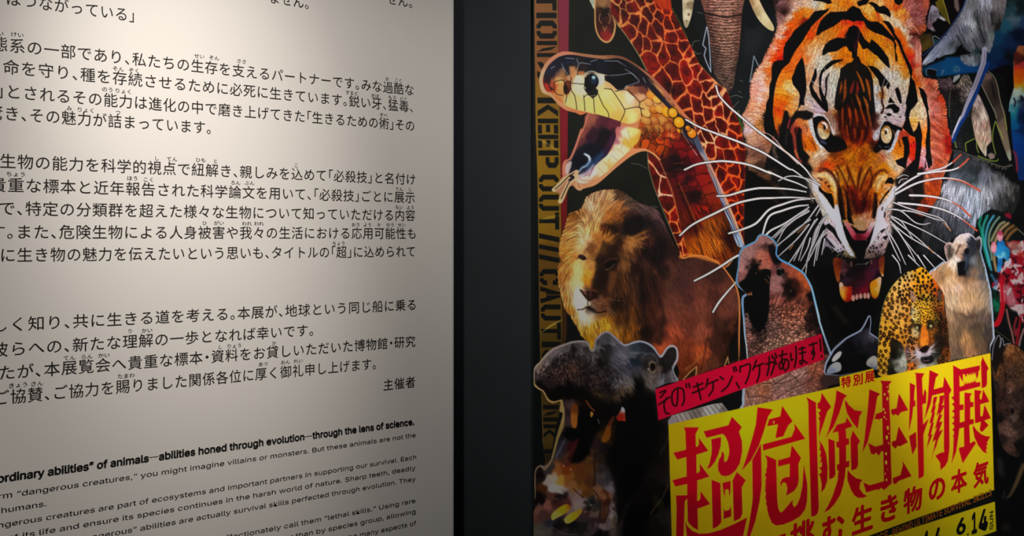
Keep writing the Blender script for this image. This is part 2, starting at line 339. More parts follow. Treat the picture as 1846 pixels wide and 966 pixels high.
def furify(mask, dirs, amp=5., light=.25, n=9, seed=0, wid=1.):
    """drag the drawn colours along the hair direction; dirs 'x,y,angle ...' degrees (0 = right, 90 = down)"""
    ys, xs = np.nonzero(mask > .02)
    if not len(ys): return
    y0, y1, x0, x1 = max(ys.min() - 6, 0), min(ys.max() + 7, CH), max(xs.min() - 6, 0), min(xs.max() + 7, CW)
    D = []
    for t in dirs.split():
        if ',' in t: v = [float(q) for q in t.split(',')]; o = VIEW[cur[0]]; D.append((o[0] + v[0] / o[2] - CX0, o[1] + v[1] / o[2] - CY0, np.radians(v[2])))
        else: cur[0] = t
    Y, X = np.mgrid[y0:y1, x0:x1].astype(np.float32); cx = cy = 0
    for x, y, a in D:
        w = 1 / ((X - x) ** 2 + (Y - y) ** 2 + 60) ** 1.5; cx = cx + w * np.cos(a); cy = cy + w * np.sin(a)
    L = np.hypot(cx, cy) + 1e-9; cx /= L; cy /= L
    r = np.random.RandomState(seed + 3).rand(CH, CW).astype(np.float32)
    if wid > 1: r = blur1(r, wid * .6)
    acc = 0; h, w_ = CH - 1, CW - 1
    for k in range(-n, n + 1):
        acc = acc + r[np.clip((Y + cy * k).astype(int), 0, h), np.clip((X + cx * k).astype(int), 0, w_)]
    acc = (acc - acc.mean()) / acc.std()
    sh = np.clip(acc, -1.6, 1.6) * amp
    sx = np.clip(X - cx * sh, 0, w_); sy = np.clip(Y - cy * sh, 0, h); xi, yi = sx.astype(int), sy.astype(int); fx, fy = (sx - xi)[..., None], (sy - yi)[..., None]
    x2, y2 = np.minimum(xi + 1, w_), np.minimum(yi + 1, h)
    c = (col[yi, xi] * (1 - fx) + col[yi, x2] * fx) * (1 - fy) + (col[y2, xi] * (1 - fx) + col[y2, x2] * fx) * fy
    c = c * (1 + light * acc[..., None] * .5)
    m = mask[y0:y1, x0:x1, None]; col[y0:y1, x0:x1] = np.clip(col[y0:y1, x0:x1] * (1 - m) + c * m, 0, 1)
def shade(mask, f):
    col[:] = np.clip(col * (1 + mask[..., None] * (f[..., None] - 1)), 0, 1)
def cells(P, stretch=1., ang=0.):
    """distances to nearest and second nearest seed: irregular patches"""
    P = np.asarray(P)[:, :2] - [CX0, CY0]; c, s = np.cos(ang), np.sin(ang)
    x0, y0 = np.maximum((P.min(0) - 40).astype(int), 0); x1, y1 = np.minimum((P.max(0) + 40).astype(int), [CW, CH])
    Y, X = np.mgrid[y0:y1, x0:x1].astype(np.float32); d1 = np.full(X.shape, 1e9, np.float32); d2 = d1.copy(); idx = np.zeros(X.shape, int)
    wx = (vnoise(9, seed=5)[y0:y1, x0:x1] - .5) * 5; wy = (vnoise(9, seed=6)[y0:y1, x0:x1] - .5) * 5; X = X + wx; Y = Y + wy
    for i, (x, y) in enumerate(P):
        u = (X - x) * c + (Y - y) * s; v = -(X - x) * s + (Y - y) * c; d = np.sqrt((u / stretch) ** 2 + v ** 2)
        n = d < d1; d2 = np.where(n, d1, np.minimum(d2, d)); idx = np.where(n, i, idx); d1 = np.where(n, d, d1)
    D1 = np.zeros((CH, CW), np.float32); D2 = D1.copy(); I = np.zeros((CH, CW), int); D1[y0:y1, x0:x1] = d1; D2[y0:y1, x0:x1] = d2; I[y0:y1, x0:x1] = idx
    return D1, D2, I
def part(name):
    OWN.append(name); owner[0] = len(OWN) - 1; clip[0] = None
def ell(v, x, y, rx, ry, c, a=1., s=0, rot=0.):
    o = VIEW[v]; t = np.linspace(0, 2 * np.pi, 28, endpoint=False); X, Y = rx * np.cos(t), ry * np.sin(t)
    put(cover(np.stack([o[0] + (x + X * np.cos(rot) - Y * np.sin(rot)) / o[2], o[1] + (y + X * np.sin(rot) + Y * np.cos(rot)) / o[2]], 1)), c, a, s)
# ---------------------------------------------------------------- backdrop, tape, elephant, giraffe
owner[0] = 0
col[:] = hx('0c0e0d')
poly('P 950,-30 1026,-30 1022,330 1022,600 985,860 985,1000 950,1000', '080b0c')
_s = np.abs(np.sin((np.arange(CW)[None] + .35 * np.arange(CH)[:, None]) * 1.25)) * np.abs(np.sin((np.arange(CH)[:, None] - .3 * np.arange(CW)[None]) * .9))
_bk = hx('0e0f0b') + (_s[..., None] ** 2 * (vnoise(30, seed=3)[..., None] * .9 + .4)) * hx('24261c') * 1.1
clip[0] = None
poly('P 1022,-20 1080,-20 1200,200 1215,420 1030,500 1022,380', _bk, .9, soft=2)
poly('P 1240,-20 1420,-20 1420,480 1330,480 1300,260', grad('P 1260,60 14181c 1400,60 1a1e22 1340,30 101214 1400,200 1c2224 1380,400 0c0e10'), 1, soft=3)
poly('A 1600,0 1840,0 1790,200 1640,500 1560,640 1600,300', grad('A 1650,100 12151a 1800,60 101216 1680,300 23282b 1620,500 181c20'), 1, soft=5)
part('warning_tape_print')
TG = grad('P 984,0 845a34 984,100 84562f 985,180 80601c 988,230 826416 990,300 82640f 992,400 785c10 994,470 5a4012 996,560 5c4414 998,620 443410 1000,700 3a2c10 1000,780 3c2e12 995,830 30240c', 2, 6)
poly('P 963,-20 1005.5,-20 1007,60 1010,230 1012,460 1014,600 1013,720 1000,780 990,845 983,845 979,800 973,590 969.5,330 966,230', TG, claim=True)
line('P 1006,-20 1008,100 1010,230 1013,470 1014.5,600', 1.2, '1c180c', .8)
line('P 962.5,-20 966,240 969,330 973,590 979,800', 1.3, 'b89a4c', .25)
GL = {'T': ['0,.8 0,1 1,1 1,.8 .62,.8 .62,0 .38,0 .38,.8'], 'I': ['0,0 1,0 1,1 0,1'],
 'O': ['.44,0 .25,0 0,.18 0,.82 .25,1 .44,1 .44,.82 .3,.76 .3,.24 .44,.18', '.56,0 .75,0 1,.18 1,.82 .75,1 .56,1 .56,.82 .7,.76 .7,.24 .56,.18'],
 'N': ['0,0 0,1 .26,1 .26,0', '1,0 1,1 .74,1 .74,0', '.32,1 .55,.7 .68,0 .45,.3'],
 'K': ['0,0 0,1 .3,1 .3,0', '.36,.5 .7,1 1,1 .62,.52 1,0 .7,0'],
 'E': ['0,0 0,1 .32,1 .32,0', '.4,.78 .4,1 1,1 1,.78', '.4,.4 .4,.6 .9,.6 .9,.4', '.4,0 .4,.2 1,.2 1,0'],
 'P': ['0,0 0,1 .3,1 .3,0', '.38,.36 .38,.54 .68,.56 .7,.78 .38,.82 .38,1 .75,1 1,.86 1,.5 .75,.36'],
 'U': ['0,1 0,.18 .25,0 .44,0 .44,.18 .3,.24 .3,1', '1,1 1,.18 .75,0 .56,0 .56,.18 .7,.24 .7,1'],
 'C': ['.44,0 .25,0 0,.18 0,.82 .25,1 .44,1 .44,.82 .3,.76 .3,.24 .44,.18', '.56,0 .75,0 1,.18 1,.36 .7,.36 .7,.24 .56,.18', '.56,1 .75,1 1,.82 1,.64 .7,.64 .7,.76 .56,.82'],
 'A': ['0,0 .35,1 .48,1 .48,.3 .35,.3 .28,0', '1,0 .65,1 .52,1 .52,.3 .65,.3 .72,0'],
 '/': ['0,0 .45,1 1,1 .55,0'], '>': ['0,0 0,.25 .6,1 .8,1 .75,.35 .5,.45', '.5,.62 .3,0 .5,0 1,.8 1,1']}
def tape(ch, y0, y1, f=1.):
    for g in GL[ch]:
        q = np.array([[float(b) for b in a.split(',')] for a in g.split()]); y = y0 + q[:, 0] * (y1 - y0)
        xl = np.interp(y, [0, 230, 330, 460, 590, 700, 830], [966.5, 969.5, 971.5, 971.5, 976, 977.5, 981]); xr = np.interp(y, [0, 230, 460, 600, 700, 760, 830], [1003, 1006.5, 1008.5, 1011.5, 1011, 1005, 992])
        poly(np.stack([xl + (xr - xl) * q[:, 1], y], 1), '0b0d0c', .97)
for ch, a, b in [('T', -15, 19), ('I', 23, 33), ('O', 37, 70), ('N', 74, 103), ('>', 112, 165), ('K', 176, 210), ('E', 214, 241), ('E', 243, 267), ('P', 271, 303), ('O', 315, 345), ('U', 351, 380), ('T', 383, 414),
                 ('/', 420, 437), ('/', 440, 455), ('/', 458, 474), ('C', 485, 514), ('A', 516, 547), ('U', 549, 578), ('T', 581, 612), ('I', 616, 626), ('O', 631, 664), ('N', 730, 760), ('K', 765, 789), ('E', 810, 834)]: tape(ch, a, b)
line('P 975,600 992,588 1013,576', [1, 3, 1], 'c8c060', .5, soft=.8); line('P 968,250 985,258 1010,275', [1, 4, 2], 'd0b860', .35, soft=1); line('P 972,398 990,392 1010,388', [1, 3, 1], 'd0c860', .35, soft=1)
part('tape_edge_print')
poly('P 1006,-20 1026,-20 1023.5,230 1022,400 1021.5,600 1016,640 1014.5,600 1012,460 1010,230', grad('P 1015,0 843048 1015,100 82303f 1016,230 80182a 1016,330 6c1018 1016,480 501614 1017,600 3a2410'), claim=True)
# elephant trunk and tusks
part('elephant_print')
EL = grad('A 1330,20 7a4e44 1450,20 a87c70 1580,20 80584c 1345,130 54332c 1460,120 a4786a 1585,130 6a463c 1360,250 4c302a 1480,230 96705f 1580,250 6e4a40 1390,380 42302c 1480,360 8c6a5c 1560,380 604238 1400,480 3c2c28 1480,470 7a6054 1540,500 4a3630 1440,580 4a3c36 1500,600 5a4840 1510,640 2c2420')
poly('A 1308,-60 1600,-60 1598,60 1592,150 1585,250 1570,400 1548,520 1530,640 1500,655 1420,590 1385,500 1375,400 1360,300 1340,180 1322,80', EL, sm=3, claim=True)
_m = full(cover(pts('A 1308,-60 1600,-60 1598,60 1592,150 1585,250 1570,400 1548,520 1530,640 1500,655 1420,590 1385,500 1375,400 1360,300 1340,180 1322,80')[:, :2])); clip[0] = _m
_r = np.random.RandomState(1)
_y = -20
while _y < 640:
    xl, xr = np.interp(_y, [0, 180, 400, 500, 640], [1315, 1340, 1378, 1388, 1500]), np.interp(_y, [0, 250, 520, 640], [1600, 1585, 1548, 1532])
    n = 9; X = np.linspace(xl - 5, xr + 5, n); Y = _y + 22 * np.sin(np.linspace(.1, 2.6, n)) * (1 if _y > 90 else .2) + _r.randn(n) * 3
    q = 'A ' + ' '.join('%.0f,%.0f' % (a, b) for a, b in zip(X, Y)); line(q, 1.5, '2c1a16', .75, soft=.4, taper=2)
    q = 'A ' + ' '.join('%.0f,%.0f' % (a, b + 10) for a, b in zip(X, Y)); line(q, 1.6, 'd0a494', .5, soft=.5, taper=2)
    _y += np.interp(_y, [0, 100, 400, 600], [17, 24, 19, 13])
shade(_m, 1 + (vnoise(3, 2, 2, 2) - .5) * .9); line('A 1325,95 1400,110 1480,125 1590,105', 3.5, '1c100e', .8, soft=.8)
clip[0] = None
poly('A 1170,-40 1245,-40 1240,60 1228,120 1205,190 1185,198 1170,150 1166,60', grad('A 1200,0 cfc4a8 1230,40 8a7c60 1200,120 d8cfb6 1190,180 a89c80'), sm=3, claim=True)
dots('A 1205,30,8 1210,105,9 1195,150,6', '6a4a30', .9, 1.3, .8, soft=.5)
poly('A 1640,-30 1700,-30 1760,80 1815,170 1828,205 1818,224 1770,200 1700,120', grad('A 1660,0 a88460 1700,0 dcc8a0 1750,110 d8cca8 1800,200 c8b890 1700,100 a89470'), sm=3, claim=True)
line('A 1342,195 1355,270 1365,400 1370,520 1335,440 1322,400 1335,350 1312,325 1330,240 1340,195', 1.9, 'aab4c6', .9, sm=0); line('A 1652,595 1668,500 1682,405 1716,480', 1.7, '9aa6b8', .85, sm=0)
line('A 1232,340 1250,300 1285,295|A 1250,370 1275,390 1300,385', 1.5, '8c8c8c', .6); line('A 1580,580 1600,590|A 1570,660 1588,668|A 1275,88 1310,98|A 1535,775 1570,735|A 1510,700 1555,690 1600,705', 1, 'a0a890', .6)
part('giraffe_print')
# head
poly('A 490,0 500,-30 560,-30 560,40 545,80 520,60', grad('A 510,20 a8b0a0 540,50 d8dcc8'), claim=True)
poly('A 540,-40 650,-40 655,60 672,130 684,180 674,250 645,300 605,310 565,280 536,220 528,130', 'c89c68', sm=3, claim=True)
poly('A 548,-30 640,-30 650,70 662,130 672,180 662,240 638,288 605,296 572,270 546,215 538,130', grad('A 590,20 a07850 630,30 8a6048 560,120 3a1c14 600,100 1c0e0c 640,120 5a2c20 600,180 3c1610 650,200 4a1e16 600,240 8c2c28 620,265 a03430 570,240 4a1c16'), sm=3)
line('A 570,100 562,140 580,170|A 625,95 645,130 632,170|A 590,190 600,215 620,190|A 605,215 600,240', 1.3, 'c0906a', .8); poly('A 570,240 600,228 640,236 625,275 590,280', '8c2420', .8, sm=3, soft=.6)
line('A 575,60 600,80 635,60|A 580,90 605,70 625,95', 2, '140a08', .9)
GB = 'A 640,-60 1075,-60 1088,70 1140,170 1190,260 1250,380 1290,470 1350,530 1420,600 1480,640 1505,700 1545,820 1590,920 C 1600,60 1620,160 1625,230 1612,450 1608,700 1612,850 1560,830 1400,560 1240,470 1240,900 1160,940 1090,760 1040,620 960,430 920,280 912,180 1040,260 A 1180,850 1060,680 905,505 850,400 780,290 700,190 650,110'
GM = full(cover(pts(GB)[:, :2])); 
poly(GB, 'c8703c', claim=True)
SE = pts('A 735,40 792,60 740,92 702,140 690,60 690,0 750,-20 860,-20 860,40 925,-10 925,105 990,110 820,140 762,185 885,195 950,50 1000,20 1040,40 1060,90 800,232 845,290 942,240 985,190 1045,265 1075,190 1120,170 1100,260 905,315 885,395 965,335 1022,395 940,430 1110,385 975,520 1095,510 1170,330 1150,250 1215,390 1170,440 1240,430 1190,520 1265,500 1040,590 1240,560 1135,660 1270,650 1320,560 1340,620 1395,610 1180,740 1280,770 1330,720 1375,680 1430,660 1215,840 1350,840 1430,800 1400,740 1480,730 1490,810 1290,870 1380,910 1440,900 1500,890 1530,860 1550,930 1330,960 1250,930 C 1360,60 1290,80 1360,170 1300,150 1470,110 1420,70 1540,80 1590,110 1440,230 1500,200 1550,220 1595,200 1390,280 1555,310 1595,320 1480,300 1440,330 1570,400 1600,430 1500,420 1470,440 1530,480 1590,510 1550,600 1590,600 1520,560 1580,650 1600,680 1570,730 1600,780 955,260 1012,290 965,370 1035,410 1060,570 1000,480 1105,640 1040,660 1100,725 1160,700 1165,790 1120,800 1190,880 1145,880 1220,850 1000,210')
SE = SE[[i for i in range(len(SE)) if i % 5 != 3]]
D1, D2, I = cells(SE, 1.75, np.radians(68)); bw = vnoise(12, seed=9) * 1.5 + 1.0
k = np.clip((D2 - D1 - bw) / 1.6 + .5, 0, 1)[..., None]
pc = hx('3a0a09') + (np.random.RandomState(3).rand(400)[I][..., None] ** 2 * hx('300805')) + vnoise(5, seed=4)[..., None] * hx('260600')
pc = pc * (.75 + .5 * np.clip(D1 / 9, 0, 1)[..., None])
gl = grad('A 700,0 c89058 900,60 d88848 1080,0 e84c10 1075,60 e86020 900,260 d07840 1150,250 d87040 1100,450 e08040 1300,560 e89060 1200,700 e07840 1450,700 f0a878 1350,850 f08850 1580,940 e86828 C 1400,60 f0c090 1500,150 e87030 1600,200 e85820 1560,350 e86020 1600,600 d85010 950,250 e09868 1000,340 e8b898 1050,480 e8b898 1100,600 e08040 1200,850 d88040')
clip[0] = GM
poly(GB, pc * k + gl * (1 - k))
shade(GM, .85 + .35 * vnoise(4, seed=8, oct=2))
poly('A 940,-30 1075,-30 1088,80 1000,60', 'd84c10', .8, soft=2); line('A 960,-10 980,60|A 1010,-10 1030,70|A 1050,-10 1060,75', 2, '8a1c04', .7, soft=.7)
poly('A 1030,600 1070,590 1120,640 1110,700 1060,670', '1c0806', .7, soft=2)
clip[0] = None
line('A 655,110 710,190 780,290 850,400 908,512', 1.9, '9aa068', .8); line('A 1092,60 1150,170 1200,275', 1.3, '6a7a30', .7); line('A 1290,465 1400,590 1500,670', 1.2, 'a88858', .7)
line('A 1570,800 1580,870 1600,920 1585,950', 2, '5a8a20', .8); line('C 912,180 920,290 960,430 1040,640 1140,870', 1.3, 'a8b48c', .6)
furify(GM, 'A 700,100,60 1000,300,65 1300,700,62 C 1500,400,88 1050,500,68', .5, .08, 4)
# ---------------------------------------------------------------- the crowd at the right
part('seabird_print')
poly('R1 -20,-200 2200,-200 2200,1000 R2 2200,1000 R2 1550,700 1500,300 1150,250 700,330 400,360 R2 -20,300', '0a0608', claim=True)
poly('R1 1300,-200 2200,-200 2200,1000 R2 2200,250 1500,160 1250,250 850,290 450,340 250,320 190,200 560,60 R1 560,900 1200,900 1300,500', grad('R1 1400,600 0c3450 1500,400 1c4454 1650,300 3c4c58 1780,350 182c48 1750,100 0a1418 1600,150 1c343c 1600,650 0c2240 1400,850 0a2848 1700,550 060c20 1550,900 080c18 1500,0 101c1c R2 400,150 0e4470 600,200 0e4c78 900,250 0c4478 1300,150 0c2850 1450,100 0a183c 1500,200 060a18 250,250 0e4060'), soft=1.5)
poly('R1 400,40 520,-60 640,380 570,330 440,150', grad('R1 450,50 5c5010 520,200 4c4410 600,340 504820'), soft=.5); line('R1 520,-20 590,200 635,380', 1.5, '8c7c44', .9); poly('R1 60,540 340,530 365,640 380,720 200,830 150,640', grad('R1 200,600 3c2c14 280,700 54451a 340,600 40301c'), soft=1)
poly('R1 330,110 380,85 450,140 470,230 560,300 545,335 440,280 420,330 350,380 400,480 380,500 320,460 270,410', grad('R1 380,120 8c8898 400,250 5c5864 350,330 6c5c68 300,400 6c4c58 500,290 a8a4b0 360,460 8c8488'), sm=2, soft=.5); line('R1 370,470 390,500|R1 340,200 330,330|R1 380,180 440,200', 1.4, '201820', .7)
line('R1 420,800 370,640 365,580 400,570 480,620', 2, '6c7880', .9, sm=0); poly('R1 385,610 470,640 400,710', '1c3c44'); poly('R1 700,0 760,-50 790,150 760,200 710,120', '6c5c5c', .9, soft=.8)
BO = 'R1 890,-60 1540,-60 1515,150 1425,490 1350,500 1320,700 1290,780 1260,845 1210,800 1130,800 1090,890 1000,850 880,780 800,700 700,850 560,870 440,930 R2 430,20 380,90 200,175 R1 210,966 300,850 450,680 560,560 650,440 760,280 850,120'
BM = full(cover(pts(BO)[:, :2]), .4)
poly(BO, grad('R1 1000,50 5c5c62 1200,50 8c8c9c 1400,50 5c585c 900,200 7c7c88 980,350 989ca8 1080,300 3c4040 1200,250 605e68 1350,250 3c3838 1350,420 181818 1250,400 68646c 1150,550 44444c 1280,560 646c6c 1250,700 70747c 1180,650 34363c 950,550 74747e 850,450 606470 800,300 70707c 700,500 6c6c7c 600,600 70748c 650,700 50545c 750,680 505058 500,750 787c90 400,850 8088a0 300,900 8c94a8 250,966 a0a4b8 900,700 50505c 1000,700 6c6874 1050,850 10282c 830,760 14343c 950,880 585c64 600,850 788090 1450,100 585458'), claim=True)
poly('R2 800,0 1140,-20 1110,140 980,175 860,130', grad('R2 850,50 686c78 950,80 80848c 1050,60 4c545c 1000,150 788490'), sm=2, soft=.5); BM = np.maximum(BM, full(cover(pts('R2 800,0 1140,-20 1110,140 980,175 860,130')[:, :2])))
furify(BM, 'R1 1000,200,100 1200,200,75 900,600,60 1150,600,60 600,750,120 400,850,140 1300,500,80 700,500,70', 3, .3, 7, 41)
line('R1 1070,150 1080,350 1150,560 1200,680|R1 1290,200 1310,380|R1 740,560 860,740 960,900|R1 1000,620 1080,800', 2.4, '14181c', .7, soft=.8); line('R1 900,-20 840,130 740,290 630,450 480,620 R1 300,800 215,880', 2.2, '2c4478', .8)
line('R2 700,240 740,170 790,230 720,250', 3, '607888', .7, soft=1)
# reptile legs behind the lance
part('reptile_print')
LG = 'R2 440,360 560,370 650,335 690,470 760,440 850,300 930,305 990,430 R3 980,200 1020,420 890,520 880,640 700,580 640,300 600,0 R2 480,700'
LM2 = full(cover(pts(LG)[:, :2]), .5)
poly(LG, grad('R2 500,430 3c3034 600,420 4c3c44 700,600 14100f 850,400 5c544c 930,400 4c4844 900,550 5c5454 600,700 1c1a1c 500,600 1c1418 750,800 141414 R3 650,100 14161a 800,300 14161a 900,350 101412 750,550 1c1c20'), claim=True)
shade(LM2, 1 + np.clip(vnoise(1.5, 1.5, 51, 2) - .55, 0, 1) * 4)
line('R2 655,400 640,600 625,800 630,966', 1.4, '6c6858', .7); poly('R2 680,420 700,330 800,295 790,350 700,430', 'a0a4a8', .9, soft=.4)
poly('R2 1060,590 1110,640 1250,966 R3 1260,150 1290,300 1295,480 1220,560 1215,700 1200,725 1110,600 1040,450 1000,250 975,100 R2 975,966 1000,760', grad('R2 1050,750 a09090 1150,900 b0a098 1020,900 786860 R3 1050,100 8c7c74 1150,100 b0a098 1100,300 a89488 1200,200 8c7068 1170,400 a88c7c 1250,350 a09084 1150,550 b0a08c 1190,650 b0a8a0'), claim=True, soft=.4)
furify(full(cover(pts('R2 1060,590 1250,966 R3 1290,300 1200,725 975,100 R2 1000,760')[:, :2]), 1), 'R2 1100,800,70 R3 1150,400,100', 2.5, .4, 5, 44)
poly('R2 1170,290 1200,265 1290,300 1380,440 1440,700 1500,870 R3 1510,0 1540,300 1600,640 1610,770 1580,795 1545,720 1440,430 1380,250 R2 1370,980 1260,720 1130,450', grad('R2 1220,330 6c5850 1300,450 3c302a 1350,700 342a28 1430,900 4c4038 R3 1400,50 4c403c 1450,200 6c5c50 1500,300 786858 1560,560 786c5c 1580,740 909484'), claim=True); poly('R2 1280,380 1330,480 1370,700 1320,640', '14100e', .8, soft=1.5)
line('R2 1240,250 1330,330 1390,480 1430,700 1480,880 R3 1490,60|R2 1130,450 1250,700 1350,900 R3 1370,120', 1.4, 'a0a088', .8); line('R3 895,640 885,520 920,490 1020,440|R3 1058,480 1062,580 1090,660|R3 1355,165 1330,260 1310,400 1320,520 1360,680|R3 1355,165 1400,260 1480,440|R3 1080,710 1200,760 1300,790 1380,790 1400,760|R3 710,470 740,580|R3 1500,60 1540,300', 1.5, '90a444', .85)
poly('R3 1230,690 1290,660 1350,690 1340,750 1270,770', '8c7c78', .9, soft=.6)
line('R3 660,625 800,640 950,700 1100,750 1250,810 1400,870 1500,890 1610,860', [2, 2, 3, 3, 3.5, 4], '6c6864', .8, soft=.7)
line('R2 1240,130 1120,430 1010,690 850,1000 R3 770,250 680,470', [6, 6, 7, 8, 8], '0c3878', .95, soft=.5, claim=True); line('R1 1185,780 R1 1170,966 R2 1165,120 1090,330 1000,560 900,780 840,940 R3 780,160 700,340 668,430', [9, 9, 9, 8, 6, 5, 3.5, 3], '9894ac', .95, sm=5, claim=True); line('R1 1190,800 R2 1180,100 1100,310 1010,540', 2.5, '6c6878', .7, soft=.7); line('R3 800,90 700,340', 1.5, 'd8e0f0', .8)
poly('R2 270,205 430,225 410,350 385,370 300,300 265,320', '0e0c0e'); line('R2 265,320 280,210 435,235|R2 500,300 540,240 500,240', 2, '8088a0', .6, soft=.5)
part('parrot_print')
poly('R2 1650,-20 R1 1655,860 1720,720 2100,740 R2 2100,1000 R3 2100,1100 1720,1100 1690,900 1650,700 1615,400 1590,0 R2 1565,900 1575,760 1650,510 1640,300', grad('R1 1740,780 7c4c30 1700,850 4c1c10 1800,900 30100c R2 1700,50 3c1814 1780,150 8c2c30 1700,200 a0301c 1720,300 b44c08 1700,400 b45c08 1720,470 b08818 1790,500 8c7c1c 1690,560 a0b4ac 1780,600 8ca49c 1620,700 8ca8ac 1600,850 5c8c9c 1660,860 1c7c88 1740,900 1c2c60 1790,680 141c34 1790,800 303850 R3 1620,50 1c7c90 1650,200 0c5c8c 1700,400 0c4484 1750,600 0c3880 1780,100 0c1c3c 1750,300 0c2c5c 1730,900 0c3068 1800,800 0c3470'), sm=0, claim=True)
line('R2 1650,680 1670,730 1660,800|R2 1760,640 1790,700', 3, '101420', .8, soft=.5); line('R3 1645,640 1680,700 1700,900 R4 1690,60 1690,200', 4, '8c2830', .9, soft=1); line('R2 1640,100 1655,300', 1.2, '8c7c7c', .5)
part('gorilla_print')
GO = 'R3 660,630 800,650 950,710 1100,760 1250,820 1400,880 1500,895 1650,870 R4 1700,100 1740,280 1745,520 1650,720 R5 1809,0 1809,300 0,1000 0,400 R4 0,850 120,700 330,560 430,480 480,350 560,200 600,60'
GM2 = full(cover(pts(GO)[:, :2]), .5)
poly(GO, '0c0c0e', claim=True)
poly('R4 620,90 700,0 R3 700,640 950,720 1200,820 R4 1300,60 1480,130 1620,260 1740,300 1745,520 1650,720 1400,700 1280,680 1060,850 1040,966 R5 1020,200 900,180 760,200 650,300 560,330 500,450 380,560 200,500 0,420 0,50 R4 250,800 350,700 380,600 500,470 490,380 540,240 620,220', grad('R4 600,300 a4a4b4 800,400 a8acbc 1000,500 98a0b0 1200,400 989ca8 1400,300 787880 1500,500 3c3c40 1600,600 202020 700,130 5c6474 900,150 404850 1200,150 585c68 500,580 848490 700,650 9494a4 900,700 98a0b4 500,720 505058 700,850 40424c 900,900 484a54 300,850 34343a 1000,850 949cb0 700,50 303438 1000,60 282c30 1400,160 545458 1640,350 4c4a4a 1700,450 202020 1580,420 606060 R5 300,100 303034 600,150 34363e 850,120 585c68 150,400 1e2024 500,500 0c1418 150,150 303034 400,300 1c1e22'), claim=True, soft=1)
furify(GM2, 'R4 600,300,100 1000,500,95 1400,400,80 900,150,110 700,850,100 1600,500,100 R5 400,300,100', 3, .38, 7, 42)
part('mantis_shrimp_print')
poly('R4 1050,960 1080,840 1180,740 1290,670 1400,700 1500,740 1620,880 R5 1720,100 1830,200 2100,260 2100,1000 R6 900,0 900,966 720,900 640,880 560,700 300,200 R5 1250,966 1200,700 1130,480 1150,280 1080,220 1030,180', '0a1414', claim=True)
line('R4 1130,800 1100,900 R5 1110,60 1140,180 1150,260 1190,450 1240,640', 4.5, '1c8c70', .9, soft=.8); line('R4 1230,780 R5 1170,50 1160,200 1190,380 1240,560 1260,700', 4.5, '2c9c94', .9, soft=.8); line('R4 1330,780 R5 1250,30 1210,180 1200,360 1240,540 1290,760', 4, '4ca8c0', .9, soft=.8); line('R4 1420,800 R5 1340,20 1270,160 1250,340 1290,500 1300,600', 3.5, '8cac98', .85, soft=.8)
line('R4 1500,880 R5 1430,40 1350,170 1290,300', 4.5, 'a09878', .9, soft=.8); line('R5 1560,20 1460,100 1390,220 1350,320|R5 1340,480 1340,620 1370,770', 5, 'b0946c', .9, soft=.9); line('R5 1640,60 1540,130 1500,200|R5 1690,110 1600,180 1530,280', 5.5, '8c6438', .9, soft=1); line('R5 1720,120 1830,220', 1.8, '9c9080', .7)
poly('R4 1500,760 1560,730 1610,770 1600,830 1530,800', '8c1838', .9, sm=3, soft=.8)
RM = 'R5 1520,340 1640,290 1760,300 2100,220 2100,1000 R6 900,0 900,560 720,580 700,520 660,480 640,420 560,390 500,330 470,200 330,130 330,60 R5 1300,966 1400,860 1380,780 1470,700 1560,600 1600,500'
RB = full(cover(pts(RM)[:, :2]), .6); n1 = vnoise(7, 9, 61, 2); n2 = vnoise(5, 6, 62, 2); cc = np.where((n1 > .6)[..., None], hx('c8b4b8'), np.where((n2 > .62)[..., None], hx('3c0814'), hx('a0142c')))
clip[0] = RB; poly(RM, warp(blur1(cc.astype(np.float32), .8), 2), .95); clip[0] = None; 
poly('R5 1530,330 1620,300 1720,340 1750,420 1660,500 1600,440', '908478', .7, soft=2); line('R5 1520,320 1600,340 1700,320 1760,400|R5 1600,340 1640,420', 1.5, 'c06050', .8); poly('R5 1700,480 1809,470 1809,560 1720,580', 'a01c14', .8, soft=2); poly('R5 1500,640 1590,570 1610,640 1560,700 1510,680', 'c8c8d8', .9, sm=3, soft=.5)
poly('R6 340,180 400,190 430,330 410,520 370,545 350,400', grad('R6 380,220 0c2c20 390,330 147050 370,480 0a2018'), sm=3, soft=.8); line('R6 445,40 460,200 465,350 440,480 400,570 355,590', [6, 8, 9, 9, 10, 8], 'b81428', .95, soft=.5); line('R6 430,90 440,300|R6 480,100 490,300', 2, 'd8a0a8', .7, soft=.8)
poly('R6 490,90 560,110 600,200 650,330 660,410 610,430 560,380 510,280', 'c0acb0', .55, sm=3, soft=2); poly('R6 520,420 640,440 680,500 600,720 560,560', '0a0a0c', .9, soft=1.2); line('R6 515,400 545,560 580,680 610,850', 3.4, 'b0706c', .85, soft=.7); line('R6 640,500 610,620 630,720 650,640', 4, '9c3038', .85, soft=.8); line('R6 731,640 690,760 665,880', 3.5, 'b08080', .85, soft=.7); line('R6 690,500 660,700 640,830', 5, 'a01424', .85, soft=.8)
poly('R5 1390,310 1440,280 1490,300 1520,380 1590,450 1560,620 1480,570 1470,650 1450,740 1420,800 1385,770 1390,560 1330,530 1350,490 1370,440', grad('R5 1430,330 1c70b0 1430,430 2890d0 1540,500 1c78a8 1420,620 1c68b0 1400,760 2c90d0 1450,540 60b8d8'), sm=2, soft=.5, claim=True)
ell('R5', 1430, 222, 50, 88, grad('R5 1430,150 a83c58 1430,230 d8a0b0 1460,280 c87890'), 1, .5); ell('R5', 1330, 405, 47, 92, grad('R5 1310,330 d08090 1330,420 e0a4b4 1360,480 c87890'), 1, .5); line('R5 1380,540 1460,560 1490,480', 1.6, 'a0d8e8', .8)
